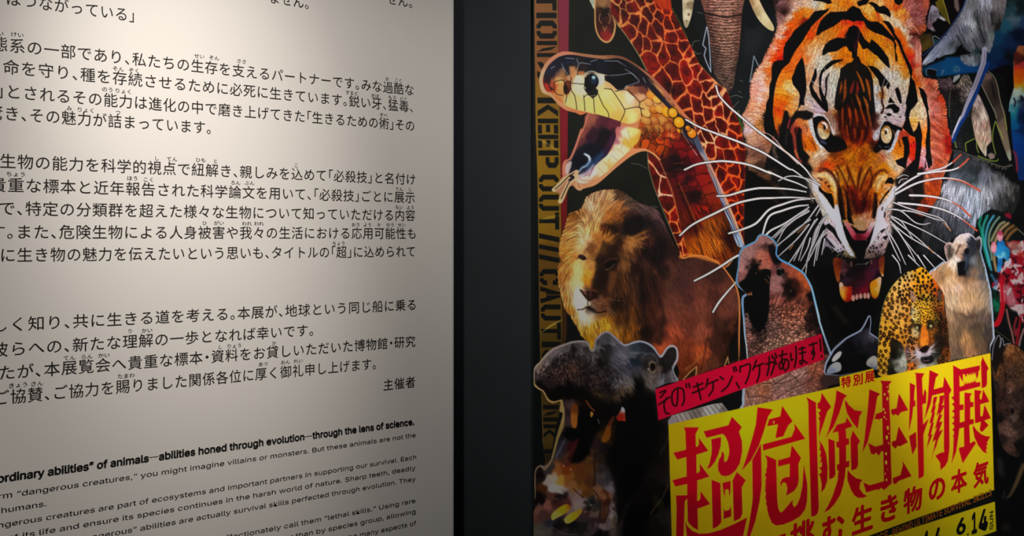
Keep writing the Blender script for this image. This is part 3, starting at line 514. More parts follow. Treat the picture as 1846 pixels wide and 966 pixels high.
line('R6 360,650 450,710 560,790', 1, '8c7c58', .7); line('R5 1290,830 1330,900 1360,966 R6 400,40 360,150', 4, '4c98c8', .7, soft=1.2)
# ---------------------------------------------------------------- snake
part('snake_print')
# glowing outline silhouette
SO = 'A 130,600 135,540 165,470 215,415 270,382 330,372 450,388 560,400 700,402 790,440 900,515 985,590 1090,705 1190,830 1260,900 C 1270,40 1340,200 1400,330 1470,480 1530,620 1615,850 1560,880 1500,1000 1280,1100 1230,940 1180,800 1130,640 1080,450 1030,320 985,225 930,180 885,165 800,200 690,285 600,365 540,410 480,430 440,440 420,455 395,445 370,420 340,440 310,520 285,545 270,520 275,475 240,465 230,440 300,350 300,270 320,240 350,220 385,140 430,10 A 445,930 485,820 430,832 390,815 330,800 270,760 225,710 200,692 150,668'
poly(SO, grad('A 140,600 d8a080 250,390 c48468 500,390 a87858 750,420 8a5a40 1000,600 b07058 1180,820 c87c58 250,730 e09068 430,830 d87c50 C 320,260 c07c68 250,440 a87c60 600,370 c8946c 900,170 d89468 1050,330 a05a38 1150,620 a85428 1230,900 8a4a20 1400,330 d0a090 1560,700 c8a080', 2, 6), sm=3, claim=True)
# head body
HB = 'A 155,600 160,545 190,480 240,430 300,400 380,396 470,412 600,428 700,420 795,456 890,527 975,606 1078,722 1182,850 1250,920 C 1280,70 1335,200 1400,350 1460,500 1530,660 1600,830 1605,870 1480,1000 1290,1100 1200,900 1150,700 1100,480 1050,350 1000,240 960,190 890,150 800,140 A 850,890 780,898 640,862 560,838 480,812 420,800 350,778 290,745 240,700 215,670 180,660'
HM = full(cover(smooth(pts(HB)[:, :2], 3))); clip[0] = HM
poly(HB, grad('A 170,600 7c2a20 200,500 1a1a30 300,420 141c34 500,430 101426 700,440 0e1020 850,560 14101c 230,640 a84828 270,600 e0b070 260,660 d89050 340,560 8a5a38 400,580 e8dcc0 420,640 e0d8b8 360,500 a87850 370,720 e8c480 480,740 e8cc80 580,580 d8c8a0 620,660 ecd490 700,720 e8cc84 780,700 e0dcc0 820,640 b06840 860,680 c88c60 900,760 d8b070 800,840 e8d890 700,860 dcb860 600,800 f0cc70 1000,700 c89060 1080,800 e09838 950,850 c06c20 1050,900 8c4018 900,920 b04c18 1150,900 6c3020 C 900,60 a8480c 1050,30 903010 1000,130 a84008 1150,150 6c0c10 1100,250 2c0a12 1200,280 4a0a14 1250,380 7a1218 1180,380 5a1014 1300,330 8c1c10 1250,500 3c0c10 1350,480 a03010 1300,600 701408 1250,700 4c1408 1350,700 8c4810 1400,850 a85c18 1450,950 6c2c08 1300,850 a05008 1500,800 2c0c04', 2, 5), sm=3)
# black cap of the head
poly('A 160,640 165,545 195,485 245,435 305,402 390,398 480,415 700,432 790,470 880,545 925,590 915,625 870,600 850,545 845,600 790,625 760,620 740,650 690,655 640,640 605,600 600,545 640,548 560,528 520,515 455,530 400,545 410,480 350,560 320,540 310,500 300,470 250,520 215,560 205,620 235,650 200,660', grad('A 200,500 1c2034 300,430 14182c 240,560 2c141c 500,450 0c1020 700,500 08080e 800,560 08080c 900,600 14101c 420,490 2c2424 560,470 14182a 700,620 0c0a10'), sm=0)
poly('A 800,600 850,540 920,590 915,680 895,720 900,690 850,680', '241420', .8, soft=1)
poly('A 600,580 640,600 700,655 680,665 600,630', 'e0bc84', .95, sm=0); poly('A 760,640 860,625 900,640 920,690 860,725 800,690', grad('A 780,650 a06848 880,650 7c4438 860,710 e0b088'), .95, sm=3)
poly('A 320,560 350,540 345,480 390,480 395,540 350,600', 'c89060', .9, soft=1.2); poly('A 405,540 410,515 455,515 450,545', 'c07c48', .9, soft=.8); poly('A 540,530 600,545 600,600 555,620', 'c8ccc0', 1, soft=.8)
poly('A 160,600 190,600 215,660 200,665 170,650', 'b83420', .9, soft=1.5); poly('A 230,690 300,720 310,755 260,730', 'e07040', .8, soft=1.5)
# eye
dots('A 508,590,55', '0a0c14', .95, 1.05); dots('A 500,600,48', '05060c', .95, 1.2); poly('A 460,640 545,640 552,680 520,710 500,700 470,670', '07080c', .9, sm=3)
dots('A 525,580,26', '1c3858', 1, 1.2, .9, soft=2); dots('A 522,560,13', 'b8e0f0', 1, 1, .95, soft=.8); line('A 460,530 500,515 540,525 555,560', 2, 'b8b8a8', .8); line('A 450,560 455,610|A 555,620 548,650', 1.6, 'd8d0b8', .6)
# nostril
poly('A 305,620 325,585 355,590 358,640 340,680 315,675', grad('A 310,630 200c0c 340,620 7a3c24 330,670 401408'), sm=3); dots('A 318,640,14', '100806', 1, 2)
# bright glints on dark scales
line('A 215,495 240,480|A 290,460 310,500 335,540 345,570|A 320,420 380,425|A 405,490 425,455 500,465|A 410,455 400,425|A 500,445 545,432|A 600,440 700,442|A 640,545 720,540 790,530 830,560 850,590 800,610 755,625 740,645 690,652|A 750,500 800,530 830,560|A 880,560 900,600|A 700,445 760,480', 1.3, '9aa4b4', .8)
line('A 730,465 800,500 860,545|A 300,470 330,450 400,455', 2, '283050', .8, soft=.8); line('A 720,550 650,560', 2.2, '303040', .7, soft=1)
# scale seams of the pale face
line('A 240,590 300,580 312,620 308,670 325,685|A 240,590 235,640 255,680 300,690|A 350,600 455,610|A 360,560 355,600 360,650 385,690|A 385,690 395,740 400,790|A 330,690 320,740|A 450,690 455,740 460,800|A 455,700 480,685 520,715 525,760 530,815|A 555,680 590,760 625,810 635,860|A 650,645 690,700 745,790 740,830 715,880|A 745,790 850,775 870,830|A 680,660 760,650 820,700 855,740 850,775|A 855,740 900,715 935,705|A 850,775 885,790|A 600,640 650,645|A 460,560 455,640|A 870,830 880,860|A 860,870 900,830 930,810', 1.5, '1e120c', .85)
line('A 335,700 328,745|A 700,700 755,780|A 605,660 640,740 690,800|A 470,700 535,690', 1.2, 'fff0c8', .5)
# keeled neck scales
_sc = 'A 940,690,34 980,720,28 920,740,30 1010,690,25 1060,690,28 1090,740,26 955,790,30 1000,790,30 1055,810,38 1100,830,26 1135,885,40 1020,870,40 960,870,34 900,870,34 905,820,28 1070,920,44 990,930,38 920,930,36 1150,940,26 860,950,30 C 1220,45,34 1000,60,30 1080,60,32 930,60,30'
for (x, y, r), c in zip(pts(_sc), (['e89030', 'f0b850', 'd8a060', 'c07840', 'b07060', 'a06848', 'c87c28', 'e0a848', 'f0a818', '9a5a30', 'e8a010', 'c08038', 'b87030', 'c89048', 'e8c070', '9c4c1c', 'b06828', 'a85c20', 'e08818', 'c87030', 'e0901c', '8c3008', 'a83c18', '983810'])):
    a = np.radians(35); t = np.linspace(0, 2 * np.pi, 14, endpoint=False); r /= 4.013
    X, Y = r * 1.15 * np.cos(t), r * .85 * np.sin(t); q = np.stack([x + X * np.cos(a) - Y * np.sin(a), y + X * np.sin(a) + Y * np.cos(a)], 1)
    put(cover(q + [1, 1.2]), '2a0c08', .8, .8); put(cover(q), c, .95); put(cover(q * 1. - [1, 1.6] + (q.mean(0) - q) * .45), 'f4c878', .35, 1)
# dark blue scaly edge along the back of the neck
poly('A 900,590 960,620 1080,760 1180,860 1260,930 C 1290,60 1340,170 1400,300 1470,470 1560,700 1610,850 1560,850 1500,680 1400,430 1330,260 1260,140 1180,60 A 1150,900 1060,780 940,660', grad('A 950,640 241c2c 1100,800 302c40 1200,900 202234 C 1150,40 383c54 1250,150 50566c 1300,220 8c92a8 1350,300 b08c7c 1400,400 7c88a8 1470,560 7080a8 1530,700 8094b8 1590,830 90a4c0'), sm=3, soft=.6)
line('C 1180,20 1230,80 1280,180 1340,260 1400,380 1440,520 1500,640 1560,780|C 1240,90 1290,200 1360,320 1420,480|C 1440,560 1520,720 1580,850|C 1480,560 1560,740|A 940,640 1010,720 1090,800', 1.6, '141420', .75); line('C 1160,30 1210,110 1270,200|C 1350,300 1400,410 1450,540|C 1470,600 1530,720 1590,860', 1.4, 'c4d0e0', .6)
for q, c in (('A 1140,885,42', 'e8a414'), ('C 1232,40,36', 'e88c1c'), ('A 1095,815,36', 'e8a828'), ('C 1205,5,22', 'c87818')):
    dots(q, '1c1010', 1.05, 1.2, .9, soft=.8, rot=-.5); x = q.split(); v = x[1].split(','); dots('%s %s,%s,%g' % (x[0], v[0], v[1], float(v[2]) * .86), c, 1, 1.15, .97, soft=.4, rot=-.5); dots('%s %g,%g,%g' % (x[0], float(v[0]) - 6, float(v[1]) - 8, float(v[2]) * .35), 'f8d070', 1, 1, .6, soft=1)
line('C 1300,190 1380,330 1440,470 1500,610 1560,740', 2.2, 'c88c74', .7, soft=.6)
# body scales
D1, D2, I = cells(np.vstack([pts('C 860,80 900,110 950,90 1000,90 940,140 1010,150 1060,110 1110,120 1170,130 1050,180 1100,200 1160,190 1100,260 1190,250 1250,230 1130,310 1210,320 1280,300 1150,380 1230,390 1310,380 1180,440 1260,450 1340,440 1200,510 1290,520 1370,520 1260,580 1330,600 1400,600 890,60 960,50 1040,50 1120,70 1180,80')[:, :2]]), 1.3, .9)
_mb = full(cover(pts('C 800,0 1180,0 1260,160 1350,330 1420,520 1450,640 1300,640 1180,560 1100,400 1040,280 980,190 880,150 820,120')[:, :2]), 2) * HM; k = np.clip(1 - (D2 - D1) / 2.2, 0, 1) * _mb
shade(k, np.full((CH, CW), .3, np.float32)); shade(_mb, .75 + .5 * np.random.RandomState(5).rand(80)[I])
line('C 1000,150 960,180|C 1050,60 1130,70|C 1100,260 1170,255|C 1110,300 1200,310', 1.3, 'e88c30', .6, soft=.6)
dots('C 1120,220,30 1130,285,45 1210,370,36 1250,490,44 1330,610,30', '160810', 1.3, .8, .55, soft=2.5); dots('C 1150,120,36 1220,190,30 1290,280,30 1330,420,36 1160,350,24', 'a81c20', 1.2, .8, .5, soft=3)
_lb = full(cover(pts('C 1150,600 1450,520 1620,1000 1250,1100')[:, :2]), 4) * HM
furify(_lb, 'C 1250,700,62 1450,800,65', 2.5, .45, 7, 2, 1)
line('C 1110,350 1170,520 1240,680 1290,850 1340,1000|C 1450,600 1500,760 1530,900', 2.4, '1a0804', .7, soft=1); line('C 1140,400 1220,580 1280,720 1350,900|C 1340,640 1400,800|C 1290,760 1330,900', 1.3, 'd88838', .6, soft=.6)
clip[0] = None
# throat and gape
poly('A 480,818 690,870 720,895 700,963 C 690,60 660,130 600,230 540,300 480,380 430,400 370,330 345,280 380,190 430,30 A 455,920', grad('A 500,850 a06050 600,880 5c2838 660,890 6c2c3c C 450,40 8c5044 420,130 6c3838 500,60 341428 600,30 140c14 560,140 10080e 500,130 382034 480,180 201c38 400,240 0c1024 440,260 040814 540,220 203050 600,180 381c40 640,100 482040 500,330 a87080 420,320 c0a0a8 560,280 6c4060'), sm=3)
poly('C 690,0 740,30 800,60 850,60 830,110 790,160 700,240 620,320 560,360 500,390 440,405 380,385 345,350 345,330 400,360 470,350 500,310 560,250 630,190 670,120 685,60', grad('C 700,20 d89088 690,90 b07080 740,60 e8d0b0 820,60 d8b868 790,130 d8b050 720,150 e8dcb8 650,200 e4dcc0 640,280 e0b870 580,300 e4ccac 520,370 d89c6c 450,380 dcc0b0 380,370 d8a890 500,330 d8d8d8 420,340 e0e4e8', 2, 4), sm=3)
poly('C 690,-5 850,10 860,60 830,120 760,130 700,90', grad('C 700,10 c07070 740,30 f0dcc0 800,20 e8d890 850,60 d0a040 800,110 dcb448'), sm=3, soft=.8)
line('C 720,60 760,90 800,150|C 690,150 740,190|C 650,200 700,240|C 600,250 645,300|C 560,290 600,340|C 770,20 790,90|C 740,100 720,160', 1, 'a88850', .7)
poly('C 340,240 380,180 440,130 520,110 600,120 570,190 520,250 480,300 440,330 390,350 350,340 330,300', '080c1c', .85, sm=3, soft=2.2)
dots('C 590,80,55', '06060a', .75, 1.3, .9, soft=2.2, rot=.5); dots('C 580,75,80', '4c2c40', .8, 1.2, .25, soft=3)
line('C 455,190 485,205 495,240 470,275 440,290 415,320', [3, 5, 4, 2.5], 'a8c8e8', .9, soft=1); line('C 460,192 490,215 492,240', [2, 3, 1.5], 'f4fcff', .95, soft=.6); poly('C 490,250 560,190 600,160 590,210 500,300 450,320', '305880', .6, sm=3, soft=2.5)
line('C 400,330 420,350 470,330 520,270', 2.5, 'c8d4e4', .8, soft=1.2); line('C 520,290 490,350', 2.2, '803858', .8, soft=1)
line('C 430,20 400,120 370,200 355,230', 3.5, 'c08474', .75, soft=1.2); poly('C 325,265 355,240 365,260 345,320 325,340 318,300', 'c8b8b8', .9, sm=3, soft=.8)
line('A 486,820 445,940 C 425,50 390,140 352,222 318,240 302,270 300,340', 2.6, 'c88068', .9); line('C 345,350 395,425 420,440 460,432 545,402 680,285 800,195 880,165 940,180 1000,230', 3.2, 'd8986c', .85)
line('C 395,385 405,440 430,450 440,430 420,410', 2, 'e0a880', .9); line('C 400,340 440,380 520,385', 1.6, 'b86850', .6)
# forked tongue
line('C 235,450 280,410 320,370 400,320|C 280,535 310,470 345,400 400,350', 7.5, 'e0b088', .95, claim=True); line('C 245,445 290,405 340,355 380,330|C 288,515 318,450 350,385 370,350', 2, '241410', .95); line('C 355,350 375,360 350,380', 5, '101020', .9)
# white slivers right of the neck
line('C 1015,330 1050,330|C 950,570 985,575|C 800,260 850,265 910,295', 1.6, '9aa0a0', .4)
# ---------------------------------------------------------------- lion, hippopotamus, elephant seal, banner
part('lion_print')
LO = 'C 290,975 270,900 285,800 318,700 345,620 430,585 470,500 560,455 640,448 700,445 760,480 860,545 980,590 1030,680 1080,790 1140,900 1165,945 1230,930 1330,930 1400,963 E 1450,80 1500,140 1550,220 1575,300 1580,400 1578,560 1575,760 1500,780 1400,820 1270,870 1130,930 1130,800 900,700 700,660 520,690 490,640 430,580 400,520 350,440 310,380 290,300 265,200 265,60'
poly(LO, '1c120e', sm=3, claim=True)
LM = full(cover(smooth(pts(LO)[:, :2], 3))); clip[0] = LM
poly(LO, grad('''C 540,480 b08868 640,500 c09468 500,560 c8a080 600,560 b08050 700,480 503828 760,520 5a4438 700,560 a06838 850,560 5a4440 900,590 604c4a 950,620 6a5450 430,620 a07040 380,640 805020 450,680 c09060 550,640 c89868 640,640 a8682c 720,640 7a4820 800,660 3a2428 850,700 201414 760,710 281818 900,700 2c2020 980,700 3a2c2c 1000,650 5a4444
 350,700 a8743c 430,740 e0b880 520,740 d09858 600,720 5c3010 660,740 241410 560,790 a86c30 640,800 b07430 700,830 3a2014 450,810 e0bc90 420,860 d8ac78 350,820 b07c40 320,880 c08038 500,870 7a4c28 580,860 b07838 660,880 5c3418 760,790 8a5c34 860,760 5c3c24 800,840 a87440 900,820 40281c 820,900 503420 900,900 1c1210 1000,850 241a1c 1080,860 2c1c18 980,940 181010 360,940 b88040 300,940 9c6428
 E 300,40 a87038 290,150 a06830 330,100 c08844 400,60 e0b070 420,120 e0b070 460,180 c8801c 520,60 b88448 500,130 d89838 560,50 48301c 580,130 3c2414 640,60 2a1810 620,180 4c2c18 690,130 704424 740,60 6c4828 700,220 60381c 400,210 e0b888 380,300 d8c0a0 430,310 e8d8c0 420,380 e0d2bc 460,340 dcccb4 480,280 402820 540,230 6c4020 520,280 2c1410 560,350 7a5038 600,380 5c3824 640,300 6a4024 480,395 1c1010 440,440 dcd0c0 480,460 c8b090
 330,300 b07c40 350,400 a06c28 380,480 a87838 420,540 a87c38 500,520 b8842c 600,480 bc8824 560,560 a4742c 640,560 8c6024 700,530 986c28 760,560 8c5418 700,460 7c4818 700,350 2c1c14 780,300 4a2c1c 800,400 5c3418 840,200 3c2418 820,100 241612 900,50 3a2820 950,150 302018 1000,80 503828 1060,130 4a3428 900,300 281a14 960,300 40281c 880,450 3c2418 820,520 6c4014 780,620 5c3810 900,560 1a100c 980,500 3a2418 1000,600 40241a 480,620 a07014 440,600 8a6418 560,640 8a6418
 1150,200 44302a 1200,300 4a3028 1300,250 5c3c2c 1290,350 6a4430 1100,350 60402e 1060,420 6c4630 1100,550 8a5030 1020,650 a05a30 1150,650 6c3c20 1200,500 5c3828 1300,550 7a4c34 1310,700 8c5028 1200,780 5c3014 1400,150 3a2820 1400,300 482e22 1480,250 5c3c2a 1490,400 603e2c 1450,500 302018 1540,350 5c4030 1500,600 28180e 1400,650 38241a 1400,780 503420 1470,750 30200f 1520,500 4a3020 1560,500 20140e 1100,880 50280c'''), sm=3)
# shadowed half of the face and mane
poly('C 600,700 680,690 740,740 760,800 700,900 E 690,0 700,60 640,160 630,260 560,240 520,250 510,200 540,100 540,20 570,0 C 620,900 660,800 700,770', '241410', .5, soft=4)
poly('C 760,640 860,640 890,700 840,760 780,790 720,760 740,700', '140c10', .85, sm=3, soft=3); poly('C 850,560 960,640 1000,760 1080,900 E 1000,60 900,0 C 900,900 960,800 900,700', '100c0e', .45, soft=6)
poly('C 590,700 640,705 660,730 610,720', '1c0e08', .8, soft=2); poly('E 900,0 1000,20 1080,120 1060,180 1020,160 960,90', '140e0c', .75, soft=3)
poly('E 560,120 600,100 620,150 600,240 560,260 530,220', '1c100a', .7, sm=3, soft=2.5)
poly('E 680,100 740,120 720,300 760,480 700,560 660,420 640,330', '1c120c', .55, soft=4); poly('E 840,80 900,100 900,300 860,500 830,560 850,300', '140c0a', .5, soft=5)
_fc = full(cover(smooth(pts('C 400,860 520,780 620,800 700,860 700,963 E 690,130 640,320 600,430 520,480 420,480 380,320 360,100')[:, :2], 3)), 3)
furify(LM * _fc, 'E 450,0,-88 420,150,90 500,100,85 600,200,75 440,400,20 560,380,10', .8, .14, 3, 7)
furify(LM * (1 - _fc) * full(cover(pts('C 240,430 1000,430 1250,963 E 1000,200 940,700 240,700 240,0')[:, :2]), 3), 'C 560,500,-70 450,560,-110 340,680,150 300,850,150 700,520,-40 900,640,50 960,800,75 620,640,-60 520,740,-80 650,800,-60 800,820,60 E 290,150,110 330,350,95 420,540,85 560,560,85 700,500,80 800,300,85 900,200,85 980,450,80 860,550,80 1000,80,75 460,100,-85 600,200,80 440,420,90', 2.2, .38, 6, 5, 1)
furify(LM * full(cover(pts('E 1000,-20 1700,-20 1700,900 980,900 1000,500')[:, :2]), 6), 'E 1100,200,70 1400,200,60 1200,500,75 1400,500,80', 1.2, .2, 4, 6, 1)
line('E 280,30 275,120 300,260 330,420|E 350,100 340,220 360,340|E 300,200 330,330', 1.6, '6a3c14', .5, soft=1)
_bd = full(cover(pts('C 950,600 1150,900 1400,960 E 1600,100 1600,900 980,900 900,500 860,200 800,0 C 860,900 900,750')[:, :2]), 7) * LM; col[:] = np.clip(col * (1 - _bd[..., None]) + col * np.array([1.08, .9, .98], np.float32) * _bd[..., None], 0, 1)
poly('C 750,640 800,620 870,640 890,700 860,760 790,780 740,740 740,690', '180e10', .8, sm=3, soft=2); poly('C 730,600 800,590 870,620 820,640 760,660', '4c2c20', .6, soft=2)
line('C 800,800 880,760 930,740|C 790,830 870,800 920,790|C 770,790 850,830 900,850|C 760,820 800,880 810,930|C 740,850 760,910', 5, 'b47838', .7, soft=1.4, taper=1); line('C 870,810 930,780|C 860,860 900,880|C 700,900 720,960', 3, 'd09048', .6, soft=1, taper=1)
line('E 880,120 870,300 900,480 880,600|E 940,160 1000,340 1030,460 990,640|E 760,300 770,450 740,600|C 900,640 980,760 1040,900|C 840,860 860,960', 6, '120c0a', .5, soft=2.5); line('E 1050,120 1060,250 1040,380|E 980,560 1010,620', 4, '5c3c28', .5, soft=2)
line('E 1290,260 1310,400 1300,560|E 1450,420 1440,520', 8, '7c4c34', .35, soft=4); line('E 1320,700 1250,780 1180,830', 3, 'a06834', .6, soft=1.5)
# eyes nose mouth
poly('C 590,810 640,850 700,850 720,960 E 700,60 660,200 640,300 600,310 555,262 505,240 515,180 535,100 545,20', '20120c', .62, soft=1.6)
poly('E 640,110 690,120 680,200 640,290 620,240', '7c4c28', .6, soft=2); poly('E 400,60 430,80 450,200 430,240 395,230 385,140', 'f0cc98', .45, sm=3, soft=2)
poly('E 400,230 470,262 470,330 440,385 400,395 385,300', 'e8dcc8', .7, sm=3, soft=1.6)
line('C 405,950 420,922 450,925 470,950', 2, '2c1810', .8, soft=.5); poly('E 415,0 445,5 468,22 455,38 430,30 415,18', '1c100a', .9, sm=3, soft=.5); line('E 425,38 450,45 465,35', 1.2, 'e8c898', .6); line('E 420,-8 440,-12 460,0', 1.4, 'c8a070', .6)
poly('E 600,70 640,40 690,45 665,80 625,95', '0c0808', .9, sm=3, soft=.8); line('E 610,105 640,95 672,65', 1.8, '8a6850', .6, soft=.6); line('E 600,55 640,28 690,25', 1.6, '6c4830', .6, soft=.6)
poly('E 418,245 470,262 540,265 560,290 520,315 495,335 475,325 450,295', '241210', .92, sm=3, soft=.7); dots('E 500,285,12', '6a3828', .7, 1.6, .7, soft=1.4); poly('E 430,250 460,262 480,290 460,280', 'b07860', .7, soft=.8)
line('E 478,330 482,390', 1.6, '1c0e0c', .9); line('E 405,395 440,392 482,375 520,405 560,415 610,405', 2.4, '180c0a', .9, soft=.5); line('E 540,330 600,345|E 530,350 590,370|E 545,372 590,388', 1, '3c2418', .6)
poly('E 415,395 450,400 480,395 540,425 500,450 460,470 420,455', 'c8bca8', .55, sm=3, soft=2); line('E 640,320 720,330|E 620,380 690,430|E 625,395 680,460', .9, 'a08878', .45)
line('E 395,100 390,180 400,240|E 380,60 385,120', 1.4, 'f0cc98', .5, soft=.8)
poly('E 1130,930 1190,870 1260,800 1265,870', '2c1a0c', .9); clip[0] = None
# glowing contour of the back
line('C 1150,900 1165,945 1230,930 1320,930 1400,965 E 1450,78 1500,140 1548,215 1572,300 1578,400 1575,560 1572,760', 2.6, 'c88048', .95, claim=True); line('E 1150,10 1220,-2 1320,20 1420,50', 6, 'e08838', .7, soft=1.2)
line('E 1170,900 1220,845 1268,805 1262,868|E 1470,800 1492,735 1500,780', 2, 'b08858', .85, sm=0); line('E 1290,860 1320,740 1340,600', 2, '1c0c06', .7, soft=1.2); line('E 1545,560 1500,660 1480,740', 2.5, '100a08', .8, soft=1.2)
poly('E 1505,640 1560,540 1575,760 1500,770', '0c0c0c', .9, soft=1)
part('hippopotamus_print')
poly('E 1100,900 1140,800 G 1000,100 1060,140 1090,966 1000,1100 100,1100 95,966 95,800 100,560 200,420 300,60 500,0', '0c0a0a', claim=True)
HO = 'U1 50,470 110,400 180,310 270,235 420,180 500,155 600,150 660,155 690,200 700,250 730,245 750,140 820,70 870,45 920,55 1000,120 1090,195 1180,165 1270,150 1370,180 1440,240 1500,325 1560,240 1620,200 1680,220 1705,280 1700,380 1650,480 1680,560 1700,620 U2 1440,60 1470,430 1600,380 1600,966 U3 1600,300 1620,1060 50,1060 60,650 100,600 60,520 55,260 75,170 130,140 170,150 U2 240,880 300,640 350,470 380,350 340,330 350,260 345,210 270,235 200,200 150,100 50,35'
poly(HO, grad('U1 60,480 8a7c70 300,230 807474 600,160 7c7474 900,60 84808a 1270,160 8c90a0 1690,300 9a98a0 1680,560 7c7c84 U2 100,50 8a7450 200,200 86704c 360,300 7c6a44 300,600 6c5c38 U3 70,250 584c40'), sm=2, claim=True)
HI = 'U1 60,480 110,420 190,340 280,260 420,205 500,180 600,175 650,180 680,240 705,275 745,270 765,150 830,85 870,62 915,75 990,140 1080,215 1180,190 1270,170 1360,200 1430,260 1490,345 1530,330 1580,250 1630,225 1670,240 1685,290 1680,370 1630,460 1660,560 1680,620 U2 1440,60 1470,430 1600,380 1600,966 U3 1600,300 1620,1060 62,1060 62,640 66,520 66,260 85,185 125,160 160,200 190,190 U2 260,890 330,640 390,500 400,320 385,260 370,190 280,215 210,180 160,90 60,15'
HM2 = full(cover(smooth(pts(HI)[:, :2], 2))); clip[0] = HM2
poly(HI, grad('''U1 100,430 786a60 180,370 6c6262 300,290 706668 420,230 5c5658 540,200 4a4444 620,190 6c6668 80,560 3c3434 180,480 342c2c 300,400 302828 420,320 342c2c 500,250 1c1818 570,270 4c4646 640,230 3c3838 680,330 4a4648 600,380 2c2424 480,480 44302a 350,520 3c2c2a 200,600 281e1e 600,560 2c2222 700,480 302828 800,400 241c1c 760,330 4c4848 860,310 2c2828 860,500 30282a 960,560 3c383c 760,640 342828 900,680 241c1c 1000,640 504c50 1080,600 5c585c 1150,640 706a6a 1150,700 706450 1050,740 544638 1170,740 3a2c20
 120,660 0c0808 300,760 0a0606 440,740 060404 620,760 080606 800,760 342818 900,800 2c221c 1000,800 3c3024 1080,850 100c0a 780,160 4c4850 830,110 54525a 880,150 4c4a52 950,180 66646e 900,220 2c2a30 1000,250 585660 840,260 2a2628 780,230 6a686e 930,290 3c3a42 1040,290 706e7a 1000,350 5c5a66 1100,370 6a6874 1180,300 5c6068 1220,230 3c4450 1300,210 2c323c 1380,260 282c36 1300,290 30363e 1150,430 3c3e4c 1230,400 202836 1180,400 1c2638 1080,480 4c4a54 1300,350 3c363a 1400,330 403a3c 1460,340 30282a 1330,430 2c2424 1480,450 584840 1520,420 1c1818 1580,350 2a2424 1640,290 2c2628 1560,480 201c1c 1600,560 5a5458 1670,600 747278 1560,600 4a4448 1500,620 7c7880 1450,600 5a504e 1380,600 6a605e 1300,560 58504e 1400,680 6c6462 1250,500 4a4448 1200,480 44444c 1250,600 1c1612 1250,700 100c08 1150,800 0e0a08 1350,750 28221e
 U2 600,250 1c0a08 700,300 1c0a08 480,270 4a3838 450,350 2c2024 530,300 4c2814 430,420 3c2c30 600,400 040404 700,500 030303 850,330 0a0606 960,300 0c0808 1200,300 080706 1300,500 080706 1200,700 050404 1400,300 24201c 1450,500 1c1614 1500,700 1c1410 1400,800 120e0c 1550,800 241a14 550,600 040404 450,620 0a0606 400,700 28242c 330,800 302a30 460,720 341014 480,800 3c1814 420,860 4a2c20 600,800 040303 750,700 2c1c1c 720,800 3c2820 690,880 5a4020 870,640 4a2c0c 850,720 1c1418 900,900 181412 1000,800 060504
 U3 200,180 302c2c 300,200 7a4c24 250,270 948474 200,330 847c78 260,400 948c88 330,420 948884 350,300 9a7434 400,200 6c3410 440,300 784c20 480,370 7c5434 100,250 100a0a 140,400 40200c 90,300 1c1210 100,480 0c0808 100,550 0a0606 100,640 5a3c34 200,600 6a443c 150,700 402824 250,500 4a2c28 300,560 3c201c 350,500 1c1418 400,540 4c2824 480,480 6c5c58 540,500 7c6460 520,600 80706c 600,560 7c6c70 480,620 6c5c5c 600,200 5a3018 560,300 5a3818 620,400 6a4418 680,330 4c2c18 650,450 5c3818 700,100 4a3018 660,180 5c3818 780,60 2c201c 820,160 302828 800,250 48403f 880,300 38343a 830,350 40383c 900,400 6c646c 800,420 745440 830,500 745038 850,450 6c3c24 870,560 3c1c10 860,700 4c2c20 830,760 3c2420 920,600 6c5c60 960,700 7c7274 950,780 6c5c50 1000,550 28201c 1020,650 2c2020 700,600 383434 680,560 242426 760,620 302c2c 650,680 442e2c 740,700 5c4c48 740,780 302424 640,750 342828 820,830 6c5c60 900,800 5c5054 700,880 3c3034 600,850 201c1e 500,850 100f10 300,850 12100f 250,830 242432 200,900 3c3834 100,920 403c34 350,940 302828 500,900 24201f 800,920 0c0a0a 1100,400 100c0c 1200,200 030303 1150,700 040304 1400,150 1c120e 1450,250 281e1c 1500,200 2c1c18 1550,300 302422 1400,350 1c1412 1350,450 100c0b 1500,420 181210 1450,570 302814 1400,650 100b08 1350,600 0a0708 1500,740 302a26 1450,800 1c1816 1300,700 08060a 1200,900 050404 1550,500 060505''', 2.6, 2.), sm=2)
poly('U1 1205,560 1280,620 1330,760 1440,760 U2 1440,60 1470,430 1560,500 1500,560 U3 1400,50 1290,300 1100,600 1010,920 990,500 950,300 880,60 U2 960,640 990,450 1105,445 1110,260 U1 1110,870 1190,780 1212,680', '080706', .85, soft=3)
poly('U2 560,270 680,290 780,400 760,560 720,690 660,820 600,900 480,920 440,860 520,760 550,650 430,640 400,560 420,500 550,520 570,400', '040404', .92, sm=2, soft=1.8)
poly('U1 430,770 640,760 900,850 1080,860 1080,930 U2 1040,260 960,330 900,400 800,380 700,300 620,240 500,160', '0a0606', .8, sm=2, soft=2.5)
sp = full(cover(pts('U1 60,520 200,400 400,270 700,350 850,320 950,480 1100,620 1150,750 1000,830 800,820 500,700 250,640 80,640')[:, :2]), 4)
shade(sp, 1 + (vnoise(2.2, 2.2, 31, 2) - .5) * 2.2)
furify(HM2 * full(cover(pts('U1 60,420 400,200 700,250 900,300 1200,600 1200,800 900,840 400,740 60,600')[:, :2]), 4), 'U1 200,400,115 500,400,70 800,500,60 1000,650,50', 1, .2, 3, 12)
furify(HM2 * full(cover(pts('U1 760,100 1080,200 1300,400 1450,700 U2 1460,600 1600,500 U3 1600,500 1300,960 900,900 760,0 U2 700,600')[:, :2]), 4), 'U1 850,150,60 950,200,40 1200,300,20 1300,600,60 U2 1400,300,80 1500,700,75 U3 1450,300,75 820,200,60 980,550,60 900,850,130', 1.4, .25, 4, 13)
shade(HM2, np.full((CH, CW), .86, np.float32))
